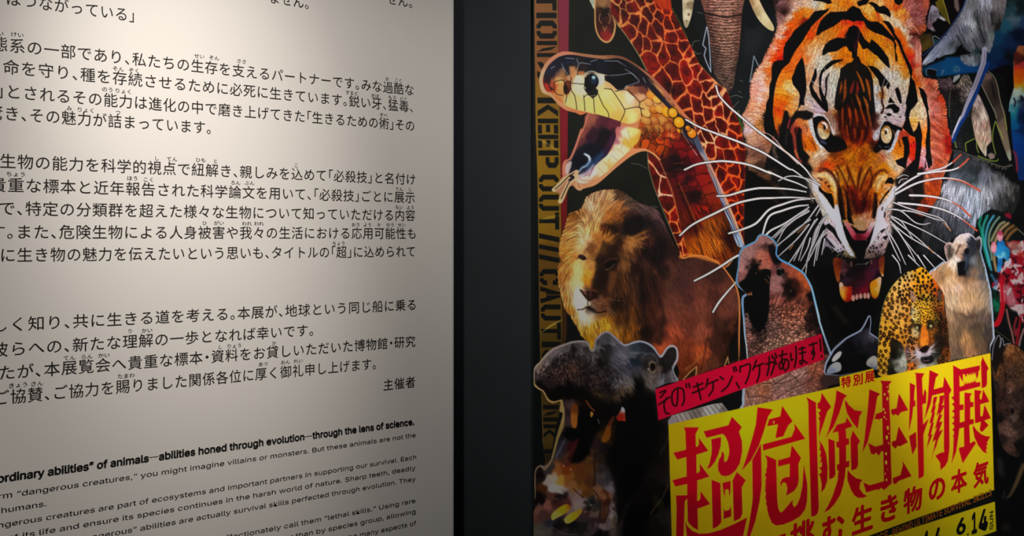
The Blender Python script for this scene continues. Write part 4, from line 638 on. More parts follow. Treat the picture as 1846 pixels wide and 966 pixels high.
_dk = full(cover(pts('U1 1230,560 1300,700 1440,760 U2 1440,60 1470,430 1580,500 U3 1600,300 1620,1100 1000,1100 960,800 1040,600 1000,300 880,0 U2 900,700 1000,300 1150,200')[:, :2]), 6) * HM2; shade(_dk, np.full((CH, CW), .55, np.float32))
# eye, ears, muzzle outlines
ell('U1', 1408, 455, 44, 62, '5c4a38', .9, .8); ell('U1', 1412, 452, 30, 46, '0a0806', .97, .5); line('U1 1365,420 1400,392 1440,410|U1 1370,500 1405,528 1440,500', 2, '8a8470', .7, soft=.7); line('U1 1350,520 1400,570 1450,560', 1.6, '8c8078', .5, soft=.8); dots('U1 1362,480,12', 'a09c98', 1, 1.3, .7, soft=.7)
line('U1 1290,350 1330,310 1400,300 1450,340 1470,420 1500,560', 2, '807880', .5, soft=1); line('U1 1520,350 1550,500 1600,470 1680,370', 1.6, '14100f', .7, soft=.8)
line('U1 940,380 1010,480 1100,560 1170,640 1200,700', 1.8, '787480', .5, soft=1); line('U1 950,400 1000,440 1060,500', 1.6, '1c181a', .6, soft=.7); line('U1 800,240 840,235 860,260', 1.6, '7c7a80', .6); line('U1 1150,300 1260,290 1330,300', 1.6, '8890a0', .5, soft=1)
line('U1 730,300 720,400 740,460|U1 560,240 600,260 590,320 620,300', 1.8, '7c7878', .4, soft=1); line('U1 1540,540 1530,640|U1 1620,500 1640,620', 3, '80808a', .6, soft=1)
# mouth details
poly('U2 480,260 545,250 550,350 540,500 510,520 485,500 470,420', grad('U2 500,300 5c3010 540,480 84501c 480,400 80501a'), .95, sm=3, soft=.7); poly('U2 700,330 730,350 710,395 695,375', '9a7034', .9, sm=3); line('U2 645,205 690,270 740,320', 2.4, '804820', .8, soft=.6); poly('U2 1040,320 1060,270 1090,300 1100,440 1010,435 990,400', grad('U2 1030,400 801c0c 1080,300 9a9ca4 1085,400 8a3820'), .95, soft=.5)
poly('U2 940,400 980,380 930,520 930,600 880,680 820,670 860,560 890,480', grad('U2 940,420 4c2010 900,550 6c3c0c 850,660 6c4410'), .9, sm=3, soft=.8); line('U2 780,420 800,465', 2, '505864', .7); line('U2 410,640 360,740 300,850', 3, '606474', .5, soft=1.2); line('U2 550,650 500,760 470,850 430,950', 5, '501a1a', .6, soft=2)
poly('U3 245,740 265,690 350,620 420,590 460,610 460,650 400,700 300,755 260,775', grad('U3 280,730 a87434 400,640 a06c10 450,620 7c4c10'), sm=3, soft=.5); poly('U3 395,760 450,710 540,660 600,640 590,690 530,760 450,810 410,805', grad('U3 420,780 a87c3c 500,720 9c7014 580,670 7c6420'), sm=3, soft=.5)
line('U3 500,410 560,470 620,520', 1.8, '201410', .8, soft=.4); line('U3 740,430 790,520 810,650 800,750 840,800 890,720 905,580 890,480 840,420', 1.8, '1c0e0a', .8, soft=.6); line('U3 740,380 750,250 740,120 760,0', 2.4, '0c0808', .7, soft=1); line('U3 930,480 960,600 1000,720 990,800', 1.4, '9a8c80', .35, soft=.7)
dots('U3 310,500,20 400,510,22 290,560,16 640,570,20 680,640,24 730,570,18 650,700,12 740,660,18', '0a0808', 1.2, 1, .7, soft=1.4); dots('U3 470,190,10 390,150,10 700,600,9 640,680,9', 'a89890', 1, 1, .6, soft=.7)
line('U3 1590,360 1520,520 1440,620 1390,700', 1.6, '4c4030', .7, soft=.6); line('U2 1590,600 1550,720 1500,800', 1.4, '4c4038', .6, soft=.6); line('U3 260,860 400,930 560,940', 1.8, '5c5050', .5, soft=1); line('U3 60,900 180,920 250,860', 4, '4a4440', .5, soft=2)
clip[0] = None
poly('G 1060,130 1090,90 1380,10 1450,0 1490,50 1500,60 1062,160', grad('G 1080,120 7c7478 1150,90 8c8480 1250,80 6c645c 1350,50 9a9898 1420,30 8c8a88 1470,50 6a6460'), claim=True)
for i in range(11): line('G %d,%d %d,%d' % (1110 + i * 32, 88 - i * 8, 1140 + i * 33, 145 - i * 9), 1.3, '2c2624', .6, soft=.5)
# ---------------------------------------------------------------- tiger
part('tiger_print')
TO = '''K1 560,-100 600,100 630,250 645,400 640,500 580,650 500,800 440,930 K3 400,110 300,230 220,400 195,560 200,700 165,800 110,930 K5 60,80 100,250 80,370 130,480 110,600 160,700 110,860 200,966 C 1620,300 1640,400 1660,440 1620,520 1640,620 1720,640 D 60,620 150,640 200,700 200,800 230,963 F 300,100 380,300 440,480 480,600 700,560 830,330 900,150 980,60 D 1010,963 1100,800 1110,700 1190,560 1240,480 1250,400 1300,250 1325,170 1320,80 K6 1790,700 1800,450 1740,250 1720,60 K4 1720,900 1680,720 1590,560 1560,400 1330,360 1310,200 1300,0 K2 1310,800 1260,600 1380,500 1370,300 1430,100 1420,-100'''
poly(TO, '0e0e10', sm=2, claim=True)
TM = full(cover(smooth(pts(TO)[:, :2], 2)), .6); clip[0] = TM
TF = '''K1 560,-100 600,100 630,250 645,400 640,500 580,650 500,800 440,930 K3 400,110 300,230 220,400 195,560 200,700 165,800 110,930 K5 60,80 100,250 80,370 130,480 110,600 160,700 110,860 200,966 C 1640,300 D 20,400 150,500 330,560 K7 200,400 300,600 450,966 K8 450,250 560,500 900,640 1100,640 1400,560 1500,300 D 1000,600 1100,640 1190,560 1240,480 1250,400 1300,250 1325,170 1320,80 K6 1790,700 1800,450 1740,250 1720,60 K4 1720,900 1680,720 1590,560 1560,400 1330,360 1310,200 1300,0 K2 1310,800 1260,600 1380,500 1370,300 1430,100 1420,-100'''
poly(TF, grad('''K1 600,40 3c2c38 700,60 8c6c78 760,180 2c1c24 700,280 9c7c84 680,400 b08c90 800,120 6c4c58 1000,50 d0b4ae 900,150 d0bcba 860,300 dcc4be 750,450 e8c4ba 700,600 e4c4c2 600,800 e8c4c2 500,920 e4a49a 1100,60 d8beae 1250,80 c8c8c8 1400,80 d8ccb0 1480,90 e89c38 1000,250 d87c18 1080,200 d88c24 1150,240 d89844 950,330 d86c14 870,430 dc6810 800,540 d04810 740,680 e85808 650,820 dc4408 600,920 f05c10 1100,330 903020 1600,100 dca050 1750,80 d88c24 1700,170 c89858 1350,330 d8682c 1250,480 dc701c 1180,560 d85810 1100,680 e88c2c 1250,700 dcac78 1000,820 f08438 1200,850 dcb490 1300,850 dcbca8 1400,600 d49c58 1500,520 cc8c34 1650,450 d07c1c 1750,400 d0542a 1770,560 d0541c 1700,880 d0881c 1600,900 dca464 1500,950 ccc8c4
 K2 50,60 d88428 220,30 d8a058 380,150 e0b068 430,200 e0c084 500,280 d89830 380,270 d88c20 560,320 d87820 620,30 e0b080 750,60 e08c48 870,100 c8682c 800,300 e8d4bc 700,280 e8d4b8 650,240 e0c0a0 900,380 d8d0cc 1000,470 dcd4d0 1080,620 e0d4d0 1120,780 e4d0cc 1180,930 ecc8c0 950,200 e0a050 1000,300 d88c50 1100,380 d0a098 1050,100 b07070 1150,80 a87078 1200,200 8c5460 1150,280 804c58 1270,330 a06c74 1380,60 b06858 1250,40 885058 1200,450 a05c50 1300,520 b06848 1180,560 4c2024 1200,680 b07878 1250,800 c88c8c 1240,920 e0b0ac 1170,640 704048
 720,500 d88430 640,430 e08c2c 780,590 c87040 900,500 e07818 960,600 e06810 1030,700 e06808 1080,830 e05808 1120,940 d83010 600,620 e09828 700,740 d89028 780,800 dc9c38 450,560 dc9020 550,600 e09820 380,500 d88420 120,370 d84c28 280,380 c83028 340,440 d06020 20,450 e08428 30,580 e0782c 100,350 e05020 40,830 e08c18 60,920 e09018 300,850 e09424 400,860 d8941c 480,930 dc9c38 770,930 dcac70 820,860 d89c40 930,900 e09020 900,830 d87820
 K3 480,100 f0c0b0 380,200 e8b8a8 400,330 e8c8c0 350,450 e8c4c4 400,560 ecc8c8 300,560 e8a8a0 360,750 ecc8c8 250,800 e8a890 330,900 ecc0b4 500,250 e8843c 470,420 e89c70 440,650 e8b098 400,880 e09c78 560,60 e85c10 700,40 d83020 950,50 e88434 870,200 e07c20 800,300 e89030 700,420 e89034 800,480 e8cc94 880,530 e8d0a8 720,560 e8a848 900,620 e0b888 960,680 d8b08c 800,700 e09020 700,680 e88c14 650,780 e87808 750,830 dc6c10 680,930 d85008 900,880 e0ac78 1000,30 d87030 1130,60 d8905c 1200,200 d8b49c 1250,80 d8bca8 1180,380 d8a888 1160,560 d0bcac 1280,440 d4b09c 1350,70 cccac4 1480,80 ccccc8 1400,180 c8ccc8 1600,30 d88c2c 1700,60 c87818 1330,250 ccc8c4 1320,480 d0b4a4 1410,420 ccc4d0 1420,560 ccc4d0 1580,330 ccccc8 1580,500 c4ccc8 1550,700 c8c8c8 1540,850 c8c0bc 1170,700 ccc8cc 1250,830 c8bcc8 1350,900 c0b0c4 1130,800 d0b8b0 1560,950 c88c48 1650,950 3c2018 1300,600 d0a890
 K4 480,100 d09820 350,50 d88820 600,150 dcb88c 700,230 d8d4d4 750,330 ccccd0 850,300 d0ccc8 900,420 ccccc8 850,180 dcb488 970,100 e09428 1030,180 e09424 1040,330 e0ac5c 1000,450 d4ccc0 1000,600 d0c4bc 970,720 ccc4c4 990,880 ccc0d0 850,650 ccc4c4 810,560 d0c8c8 720,600 ccc4bc 730,720 ccc4bc 460,270 c88c40 530,400 c8b898 550,550 ccd0d8 560,750 ccd0dc 590,900 d4d4d8 640,650 a06830 1150,30 c81c20 1180,150 a01818 1180,330 c85818 1220,430 e07820 1210,100 e0a8a0 1250,250 e8a488 1290,400 eca898 1330,520 e8b098 1430,420 d88070 1400,550 e09484 1500,480 e8a890 1480,650 ecb4ac 1450,800 e8a8a8 1550,900 e8b4b4 1640,900 e08860 1500,950 e8acac 1240,600 e8a880 1270,730 e8d0b8 1220,900 e4d4b8 1320,900 e0d4c8 1640,700 d86040 1400,400 d88468
 K5 350,80 e8b8a0 200,200 e0bcbc 330,220 c89460 150,310 d0bcc8 280,430 d8b0a0 180,440 c0a090 300,560 b08c84 200,650 907068 300,650 7c5c58 250,830 a08070 330,900 4c3c3c 450,100 1a1c20 650,60 e07808 680,150 e08c10 650,270 c87028 650,360 b04848 640,480 985044 620,650 c8a890 650,720 906858 620,560 9c7868 850,60 dca468 850,200 b03848 950,300 c83030 960,450 a83c40 950,580 a04044 970,700 c08850 1040,830 904030 990,180 e09058 1110,200 e09864 1120,330 e0946c 1110,450 e08830 1160,560 dc8008 1220,620 e07c10 1180,690 e0b088 1300,760 e4d0c0 1400,680 e8d4c8 1250,830 e0c0a0 1400,820 a07060 1470,900 e06018 1350,930 c06c48
 1240,220 ccccd0 1200,190 ccc8cc 1540,100 a08884 1560,200 b4a0a0 1600,330 ccb8b0 1600,60 7c5840 1500,30 b08c88 1700,60 7c2018 1800,100 a84010 1750,250 501010 1820,350 a84808 1780,450 a83c14 1830,550 b85c10 1700,720 c86c10 1800,700 c88018 1620,780 c87420 1800,880 c87c1c 1740,850 b06010 1830,200 781c10
 K6 50,200 682010 40,50 a84810 300,150 781c10 200,250 401018 330,350 982808 400,430 a83c10 150,430 581018 60,450 b05010 300,500 a04010 100,560 b86010 250,650 c88018 380,600 c07814 60,720 d0901c 130,800 c88818 330,750 b05c18 250,880 c07414 470,720 d08c24 400,850 c88828 520,900 c08440 650,920 dc9414 480,500 7c2c10 540,350 c0a8b0 520,440 c8bccc 620,20 d0ccd4 800,120 ccbccc 900,150 c8b8c8 850,40 ccc4c8 990,80 ccc0d0 680,700 ccb8a8 750,800 d8c4b0 830,880 dcc8b4 900,930 d8c4b4 640,750 c87c70 930,560 e08c18 940,700 e09418 880,770 e8b070 1000,380 b85040 1140,450 e06410 1140,600 c83020 1170,560 b01c38 1110,700 d84018 1140,820 a82838 1080,850 d898a0 1180,50 e8cc98 1300,60 e4d4c0 1180,180 e8b868 1170,290 e8bc90 1330,200 e0b898 1340,350 e89038 1330,500 e08c28 1320,650 d8a8b0 1310,800 d4b8d0 1330,900 d8b0c8 1290,930 c04040
 1500,60 eca4a0 1600,80 e8a090 1500,200 e08c78 1650,200 d87c60 1550,330 e09484 1520,450 d89080 1620,400 e8a894 1680,330 d86c50 1700,480 b82c24 1740,600 b82820 1620,560 e08c78 1500,620 e4a090 1600,700 eca494 1700,760 d88468 1550,800 dc8468 1480,780 d8b8b4 1600,880 d87c5c 1650,900 d8a490
 K7 700,100 c89024 900,100 c88824 1100,100 c07c1c 900,250 c8801c 700,300 c8841c 850,400 983414 950,450 a84014 1000,600 701824 1000,700 60141c 1100,450 b06818 1100,600 843010 1200,450 c87018 1150,250 ac5418 1230,650 c4681c 750,600 bc7024 760,750 c07c30 900,800 b88048 1050,850 cca48c 1150,800 c08468 1400,50 d89418 1250,150 d07c14 1300,300 dcac64 1380,200 e8cc98 1450,330 cc8848 1350,420 e08818 1480,380 e4c8b0 450,100 e8bc84 350,120 e8b888 550,230 e8cca4 600,330 e4b05c 450,300 d48848 550,400 c47c20 620,450 cc8820 600,560 cc8c38 430,30 e85814 250,150 dcb8a0 1500,130 dc9c60 1560,450 c8c8d4 1450,600 d0c8cc 1350,780 ccc4c8 1480,850 ccb8bc 400,560 c8ccd0 500,700 ccd0d0 600,800 ccd0d8 250,320 ccc8cc 1180,880 dcb4ac
 K8 640,100 ccccd8 740,300 c8c4c8 480,60 ccc4d0 620,330 c8bccc 480,280 ccb8c4 700,450 b4acbc 800,450 a09884 850,550 5c5640 700,560 5c5440 580,480 a8a0a8 1350,100 c8c4d0 1250,250 c8c8d0 1380,280 c8c0d0 1200,420 b4a8b4 1330,450 a090a0 1420,350 b0a0a8 1200,520 807878 1300,550 48404c 1000,60 c0a080
 D 1180,400 c8683c 1180,470 d87830 1160,530 c86838 1120,560 803820 1150,350 d09078 1220,330 c88060 1050,480 b88078 30,450 7c5840 60,560 3c2c24 130,540 2c2420 K5 1700,440 100806'''), sm=0)
TD = '''K1 700,300,20 650,600,25 850,500,-40 1000,250,-40 1100,600,-55 1250,800,-65 1500,600,-60 1700,400,-75 1600,100,-80 700,80,60 K2 100,400,-95 400,200,-70 500,600,-110 700,700,-115 900,400,-120 1000,700,-110 1100,200,-60 1250,500,40 1200,800,-100
 K3 350,400,15 350,700,10 800,400,-25 700,700,10 850,600,25 1200,300,-80 1550,500,-90 1300,800,40 K4 550,600,-88 850,400,-80 1000,600,-100 1200,500,-60 1450,700,-60 1640,800,-20 K5 250,300,-20 250,600,-15 650,150,70 1130,500,75 1350,800,-40 1700,200,-85 1000,600,70 K6 200,300,-90 1600,300,40 1600,700,35 1180,100,5 1330,400,80 850,100,20 800,820,50 K7 700,300,-88 1000,500,-90 1300,300,-80 500,300,60 500,700,60 1450,600,-55 K8 600,300,55 1300,300,-50 D 1180,450,75 60,500,-30'''
_nm = full(cover(pts('K5 1500,560 1700,300 1700,-200 K6 480,-200 500,560 K7 1500,100 1600,300 1300,700 1100,950 800,950 600,700 200,250 300,0')[:, :2]), 3)
furify(TM * (1 - _nm), TD, 2.2, .16, 6, 9)
furify(TM * _nm, TD, 1., .2, 4, 10)
col[:] = col * (1 - TM[..., None]) + np.power(col, [1.12, 1.22, 1.35]) * TM[..., None]
shade(TM, np.full((CH, CW), .97, np.float32))
poly('K5 770,-10 830,0 850,80 880,120 960,0 1140,-10 1250,30 1250,100 1170,150 1100,150 1010,110 960,150 930,240 880,330 870,400 920,560 950,700 1000,830 1060,880 1200,900 1240,980 430,980 480,760 560,600 600,500 600,380 640,300 680,480 700,300 740,150', '0e0e10', .96, soft=1)
poly('K5 1000,260 1060,300 1060,450 1090,640 1200,760 1150,850 1060,830 980,680 970,450 990,350', '0e0e10', .96, soft=.8)
poly('D 70,-20 200,-10 230,180 300,270 320,300 280,400 310,450 300,520 355,560 385,640 400,750 470,850 540,900 560,1000 0,1000 0,650 120,640 170,560 60,420 0,400 40,250 80,150', '0f1012', .93, soft=2.5)
poly('D 1000,280 1080,300 1120,280 1130,330 1120,400 1130,500 1080,560 1060,640 1110,700 1090,800 1000,1000 830,1000 890,760 880,640 905,540 925,440 905,380 950,340', '0e0e10', .93, soft=2)
line('D 35,430 100,470 160,540|D 10,500 90,560|D 40,300 60,360', 4, '6c5040', .5, soft=2.5); line('D 970,440 1030,450 1040,520|D 960,360 990,420|D 1000,560 1060,600', 3, '8c6468', .5, soft=1.6)
line('K5 865,140 845,210 830,280', 3.2, 'a83448', .8, soft=.7); line('K5 820,330 805,450 800,560', 2, '4c3c3c', .8, soft=1); line('K5 985,150 940,230 900,320 930,400 950,560 965,700 1000,780 1050,850', [4, 7, 7, 6, 5, 5, 4, 4], 'a84434', .9, soft=1); line('K5 985,150 950,240|K5 955,660 1000,780', 3, 'd88848', .7, soft=.8)
poly('K6 0,0 470,-10 490,300 430,440 300,520 120,470 0,540 K5 1700,560 1640,300 1700,0', '601808', .55, soft=3.5)
line('K5 640,500 600,660 650,780', 5, '9c8070', .6, soft=1.6)
_mr = full(cover(pts('K4 1300,350 1430,350 1590,560 1720,900 K6 1820,450 1790,720 D 1325,80 1300,250 1240,480 1100,700 1150,400 K6 1450,960 1460,500 1440,0 K4 1400,700')[:, :2]), 5) * TM
col[:] = col * (1 - _mr[..., None]) + col * np.array([.82, .68, .66], np.float32) * _mr[..., None]
BK = '0c0c0d'
def tb(s, a=1., sm_=0): poly(s, BK, a, .35, sm_)
# black markings, forehead and brows
tb('K1 1240,-60 1540,-60 1545,20 1570,50 1500,70 1420,35 1340,20 1250,10|K1 1270,190 1380,168 1450,165 1520,120 1500,180 1420,250 1330,330 1230,430 1150,560 1080,680 950,850 890,966 K3 880,60 860,120 740,225 670,360 640,440 615,560 595,700 580,966 K5 595,150 630,340 560,480 460,400 430,250 445,0 K3 460,966 470,800 515,700 525,500 560,400 560,200 590,110 640,85 740,75 760,60 K1 750,966 760,800 800,700 880,600 930,510 1050,410 1180,310')
tb('K1 1840,170 1780,185 1620,198 1540,193 1450,260 1370,350 1320,470 1298,590 1330,590 1400,530 1500,480 1600,432 1680,372 1730,330 1790,318 K2 0,345 80,325 170,365 230,345 345,352 K2 380,440 430,490 520,540 650,585 780,650 840,710 870,640 830,615 740,510 650,410 570,358 470,358 400,330 330,250 280,150 160,92 60,175 0,215')
tb('K1 1398,925 1408,830 1450,740 1520,672 1650,622 1780,635 1810,580 K2 0,650 60,530 100,450 170,415 240,440 300,540 360,650 440,722 465,645 560,718 645,810 720,920 K4 750,40 780,225 725,180 620,75 560,0 K2 530,910 400,800 330,822 290,750 250,670 240,790 228,966 150,966 140,860 100,850 60,770 0,770 K1 1750,780 1640,850 1500,870 1430,915')
tb('K2 410,45 480,28 560,68 600,112 680,88 755,150 792,235 785,292 700,240 610,222 550,205 500,115|K2 815,-60 1010,-60 985,45 920,92 860,50|K2 240,20 330,-10 400,-60 440,0 390,68 260,108 230,60|K2 640,340 760,355 820,440 860,560 950,680 1000,830 1060,966 K4 1105,130 1150,250 1130,420 1090,250 1040,120 K2 960,850 900,700 860,640 800,540 720,420')
tb('K2 835,650 885,740 870,850 900,940 K4 900,90 870,110 860,0 K2 850,800'); poly('K2 600,220 540,180 560,290 620,290', 'c84010', .8, soft=1)
tb('K4 -10,160 60,140 150,100 200,0 260,20 300,120 360,160 410,200 460,290 495,420 505,600 540,1000 K6 500,300 440,60 300,-20 0,-20 K5 1660,0 1600,-50 K3 1600,880 1612,700 1645,500 1690,340 1700,220 1740,190 1840,120', .93)
tb('K3 1070,20 1112,180 1130,380 1140,560 1122,660 1100,740 1110,830 1050,820 1000,900 940,1000 1005,850 1030,680 1010,600 975,560 915,480 890,380 930,290 970,170 1020,90')
line('K3 1290,230 1280,330 1245,430 1215,500 1225,570', [3, 7, 7, 6, 6], BK, sm=5); line('K3 1225,560 1260,640 1330,740 1420,850 1480,930', [6, 9, 8, 7, 3], BK); line('K3 1740,75 1640,95 1560,125 1470,200 1400,270 1372,360 1365,470 1370,570 1400,680 1450,780 1490,900', [2, 6, 8, 7, 5, 5, 4, 5, 8, 8, 3], BK); line('K3 1520,290 1480,370 1465,450 1470,560 1450,700', [1, 4, 3.5, 3, 3], BK); line('K3 1280,480 1330,600 1370,700', 2, 'd0b0a0', .7)
tb('K4 400,165 500,178 580,225 640,300 690,360 765,450 780,500 745,570 700,500 640,535 600,500 590,420 540,345 480,265|K4 775,680 860,790 745,790|K4 690,885 750,815 850,798 940,880 920,940 860,955 800,880 740,880|K4 855,560 905,515 955,630 975,795 940,795 890,680|K4 1110,330 1160,400 1185,430 1220,600 1242,760 1190,840 1130,900 1080,1000 1020,1000 1050,850 1035,780 1075,620 1095,500')
line('K4 640,530 660,640 640,760 670,860 640,950', [5, 3, 4, 4, 5], '3c1408', .85)
tb('K4 1255,520 1330,560 1385,650 1400,800 1425,900 K6 1410,0 1445,200 1445,600 1480,880 1420,966 D 1130,200 1140,290 1100,330 K6 1350,966 1375,700 1365,500 1395,300 1390,60 K4 1370,880 1320,760 1280,640')
tb('K6 1040,-10 1115,-10 1092,120 1125,240 1165,350 1215,300 1260,150 1290,290 1312,400 1300,600 1285,700 1260,900 1230,1000 D 1080,320 1030,330 1000,290 K6 1090,900 1130,860 1190,800 1210,560 1190,440 1110,400 1060,345 980,280 1030,150|K6 980,430 1070,420 1100,560 1100,700 1060,820 1040,960 900,890 860,820 1000,770 1010,640 1005,560 975,470')
# orange streaks inside the dark blaze
line('K3 1720,430 1715,520 1690,640|K3 1790,480 1785,640 1740,780|K4 40,380 30,500 10,700', [1, 4, 1], 'a85018', .85, soft=.7); line('K4 225,270 290,400 335,540 345,600|K4 380,390 420,520 450,740|K4 215,640 260,760 300,900|K4 340,690 390,800 420,966', [2, 5, 2], 'b86018', .9, soft=.7)
line('K4 190,400 140,560 120,640|K4 230,420 240,560 220,640|K4 130,700 180,860|K4 400,400 440,440', [1, 5, 1.5], '9c2c20', .85, soft=.9); line('K2 250,450 260,600 200,780 220,880|K4 230,130 180,240|K2 180,640 170,780', [1, 3, 1], '5c2430', .8, soft=.8)
poly('K4 0,860 60,830 130,870 160,966 K6 200,150 100,300 0,200', 'a03810', .8, soft=3); poly('K6 250,0 330,60 380,200 440,330 380,400 300,300 230,120', '782010', .7, soft=3); poly('K6 380,-30 440,60 460,250 420,200', 'b06818', .85, soft=.8)
poly('K6 480,0 620,60 560,160 600,260 520,330 480,300', '3c1410', .8, soft=2); dots('K6 760,60,35 870,5,40 945,98,16 700,100,18', BK, 1.2, .8, .95, soft=.4)
line('K2 350,100 420,200 480,300|K1 1600,60 1640,120', 3, 'ecd0a0', .3, soft=1.6)
for q in ('K6 40,-60 70,150 90,380', 'K6 150,-60 170,120 150,300', 'K6 240,-60 290,120 330,300', 'K6 330,-60 400,120 430,280', 'K5 1690,-40 1700,120 1690,330', 'K5 1780,-40 1770,150 1790,300', 'K6 100,150 120,350 140,520', 'K6 250,200 260,380 230,520', 'K6 380,250 380,400 330,520'): line(q, [7, 6, 2], '180808', .75, soft=1.3)
for q in ('K6 100,-40 120,100 110,250', 'K6 200,-40 230,140 240,260', 'K6 290,-40 350,150 380,260', 'K5 1740,-40 1735,120 1745,260', 'K6 60,250 80,420', 'K6 190,300 200,450', 'K6 320,330 310,480'): line(q, [3, 3, 1.5], 'a84c14', .75, soft=.7)
# eyes
tb('K5 1245,95 1330,75 1450,110 1510,200 1560,380 1640,430 1740,470 1810,560 1790,640 1600,690 1500,680 1420,600 1330,520 1280,400 1255,250', 1, 2)
poly('K5 1250,85 1310,42 1420,48 1490,130 1545,250 1612,360 1598,405 1560,330 1500,180 1420,88 1330,80 1255,112', 'ccc4d0', .95, .4); poly('K5 1170,150 1230,150 1255,280 1300,440 1360,545 1450,630 1380,620 1290,530 1225,380 1190,250', 'c8ccd4', .95, .4)
IR = grad('K5 1425,180 8c5020 1350,250 b87838 1400,250 c88c50 1425,400 d0c4a0 1480,380 c8ac78 1440,460 d8ccac 1510,300 a06838 1350,350 c8b08c', 2, 1)
ell('K5', 1425, 318, 112, 168, '181014', 1, .5, -.12); ell('K5', 1425, 315, 104, 156, IR, 1, .4, -.12); ell('K5', 1440, 268, 24, 48, '1c0c0c', 1, .5); line('K5 1395,190 1440,205 1470,245 1478,295', [2, 4, 3.5, 1.5], 'e8dce0', .95, .4); ell('K5', 1425, 520, 60, 24, '505c80', .8, 1.2, .5); line('K5 1310,330 1350,440 1400,520', 3, '50506c', .7, soft=.9)
tb('K6 640,200 740,170 830,225 980,280 965,335 900,330 870,450 840,560 760,650 640,640 560,700 500,660 510,600 590,470 615,320', 1, 2)
poly('K6 700,120 650,170 600,280 510,370 488,440 520,500 545,490 590,420 620,290 690,170', 'c8c4d0', .95, .4); poly('K6 905,310 942,322 900,470 830,640 760,700 705,680 790,610 845,470 870,360', 'c4c4d0', .95, .4)
IR = grad('K6 717,260 a87838 650,330 c89c60 780,330 c8a068 717,400 e4d4b4 717,500 dcc49c 660,440 d8bc90 790,430 d4b488', 2, 1)
ell('K6', 717, 388, 100, 158, '181010', 1, .5); ell('K6', 717, 390, 92, 148, IR, 1, .4); ell('K6', 708, 358, 20, 34, '281010', 1, .4); line('K6 700,300 735,310 745,345', [3, 4, 2], 'f0ece8', .95, .4); line('K6 600,570 620,610|K6 690,600 760,590', 1.4, '8890a0', .7)
line('K6 930,500 940,560 960,580', 3, '4c1c0c', .8, soft=.5)
# muzzle
tb('K7 310,320 350,340 400,400 470,440 545,450 580,560 590,710 560,690 480,560 400,460 340,410|K7 1420,290 1450,230 1480,185 1540,180 1582,235 1570,295 1480,280|K7 655,500 710,560 730,700 760,850 800,865 720,900 715,966 690,860 665,700|K7 790,480 825,600 850,700 855,800 925,966 830,930 800,850 800,700|K7 1285,510 1305,640 1275,830 1245,875 1228,800 1262,650|K7 1575,300 1500,420 1420,510 1345,650 1330,610 1420,470 1500,370')
line('K7 610,60 650,150 670,300 690,450|K7 800,30 830,150 810,300 790,420|K7 1035,60 1005,200 990,340|K7 1190,60 1215,180 1200,320|K7 480,50 560,120 610,220 640,330', 3, '4c1c08', .75, soft=.7); poly('K7 860,380 920,420 900,560 950,700 900,680 860,560', '3c100c', .8, soft=1.2); poly('K7 1060,520 1100,560 1120,650 1060,720 1040,620', '2c0c08', .8, soft=1.4); poly('K7 930,640 1060,640 1100,740 1020,780 950,740', '4c1018', .8, soft=2)
line('K7 330,90 420,45 520,110 600,220 655,350 670,520', [3, 6, 7, 7, 6, 4], '40120a', .8, soft=1.2); line('K7 340,150 450,130 540,210 595,320 600,440 620,560', [6, 8, 8, 7, 5, 3], 'ecd2a4', .8, soft=1.6)
line('K7 1190,360 1220,220 1290,120 1400,55 1480,110', [3, 5, 5, 4, 3], '48180c', .75, soft=1.2); line('K7 1300,400 1310,290 1350,200 1430,150', [4, 8, 8, 4], 'ecd0a0', .8, soft=1.6)
line('K7 640,-20 720,120 800,300 850,430|K7 800,-20 850,120 900,260 940,390|K7 1045,0 1000,160 970,360|K7 1200,0 1120,130 1060,260 1020,420|K7 720,330 780,430 800,520|K7 1180,330 1130,440 1110,520', [3, 5, 3], '501a08', .8, soft=1); line('K7 700,20 770,160 840,320|K7 900,20 930,180 950,300|K7 1120,30 1050,180 1000,340', [3, 5, 2], 'd89c38', .55, soft=1.2)
line('K7 680,380 700,600 745,840', [7, 11, 7], '1a0a08', .85, soft=1.3); line('K7 1275,460 1262,650 1240,840', [5, 9, 6], '1a0a08', .85, soft=1.3); line('K7 800,430 830,620 870,800', [4, 7, 5], '200c08', .8, soft=1.2); line('K7 1190,480 1180,640 1160,760', [3, 5, 3], '5c1c08', .7, soft=1.2)
poly('K7 870,400 1120,400 1150,560 1110,720 1020,790 930,720 860,560', '5c1410', .5, sm=3, soft=3.5); line('K7 1060,480 1090,620 1050,720|K7 930,460 920,600 960,720', [4, 7, 4], '240a08', .6, soft=1.6); line('K7 1010,440 1030,540', 5, 'b85010', .7, soft=1.5)
poly('K5 1500,640 1700,640 1850,560 1850,640 1720,720 1600,800 1520,760', '3c1408', .5, soft=3); poly('K6 430,520 520,500 620,640 560,700 470,680', '2c100c', .7, soft=2.5)
line('K5 1200,470 1260,560 1300,640|K5 1120,220 1150,330|K5 1090,500 1130,620', 2.5, '4c1c0c', .6, soft=1)
shade(TM, 1 + (vnoise(1.6, 2.2, 91, 2) - .5) * .5)
line('K7 1370,180 1300,250 1280,400|K7 1390,400 1370,440', 2, '9c5018', .6, soft=.8); dots('K7 370,220,26 450,270,24 500,330,30 330,190,18 420,200,12', '4c2414', 1, .8, .85, soft=.6); dots('K7 1440,330,16 1500,370,16 1380,460,14', 'ecd0b8', 1, 1.6, .7, soft=.6)
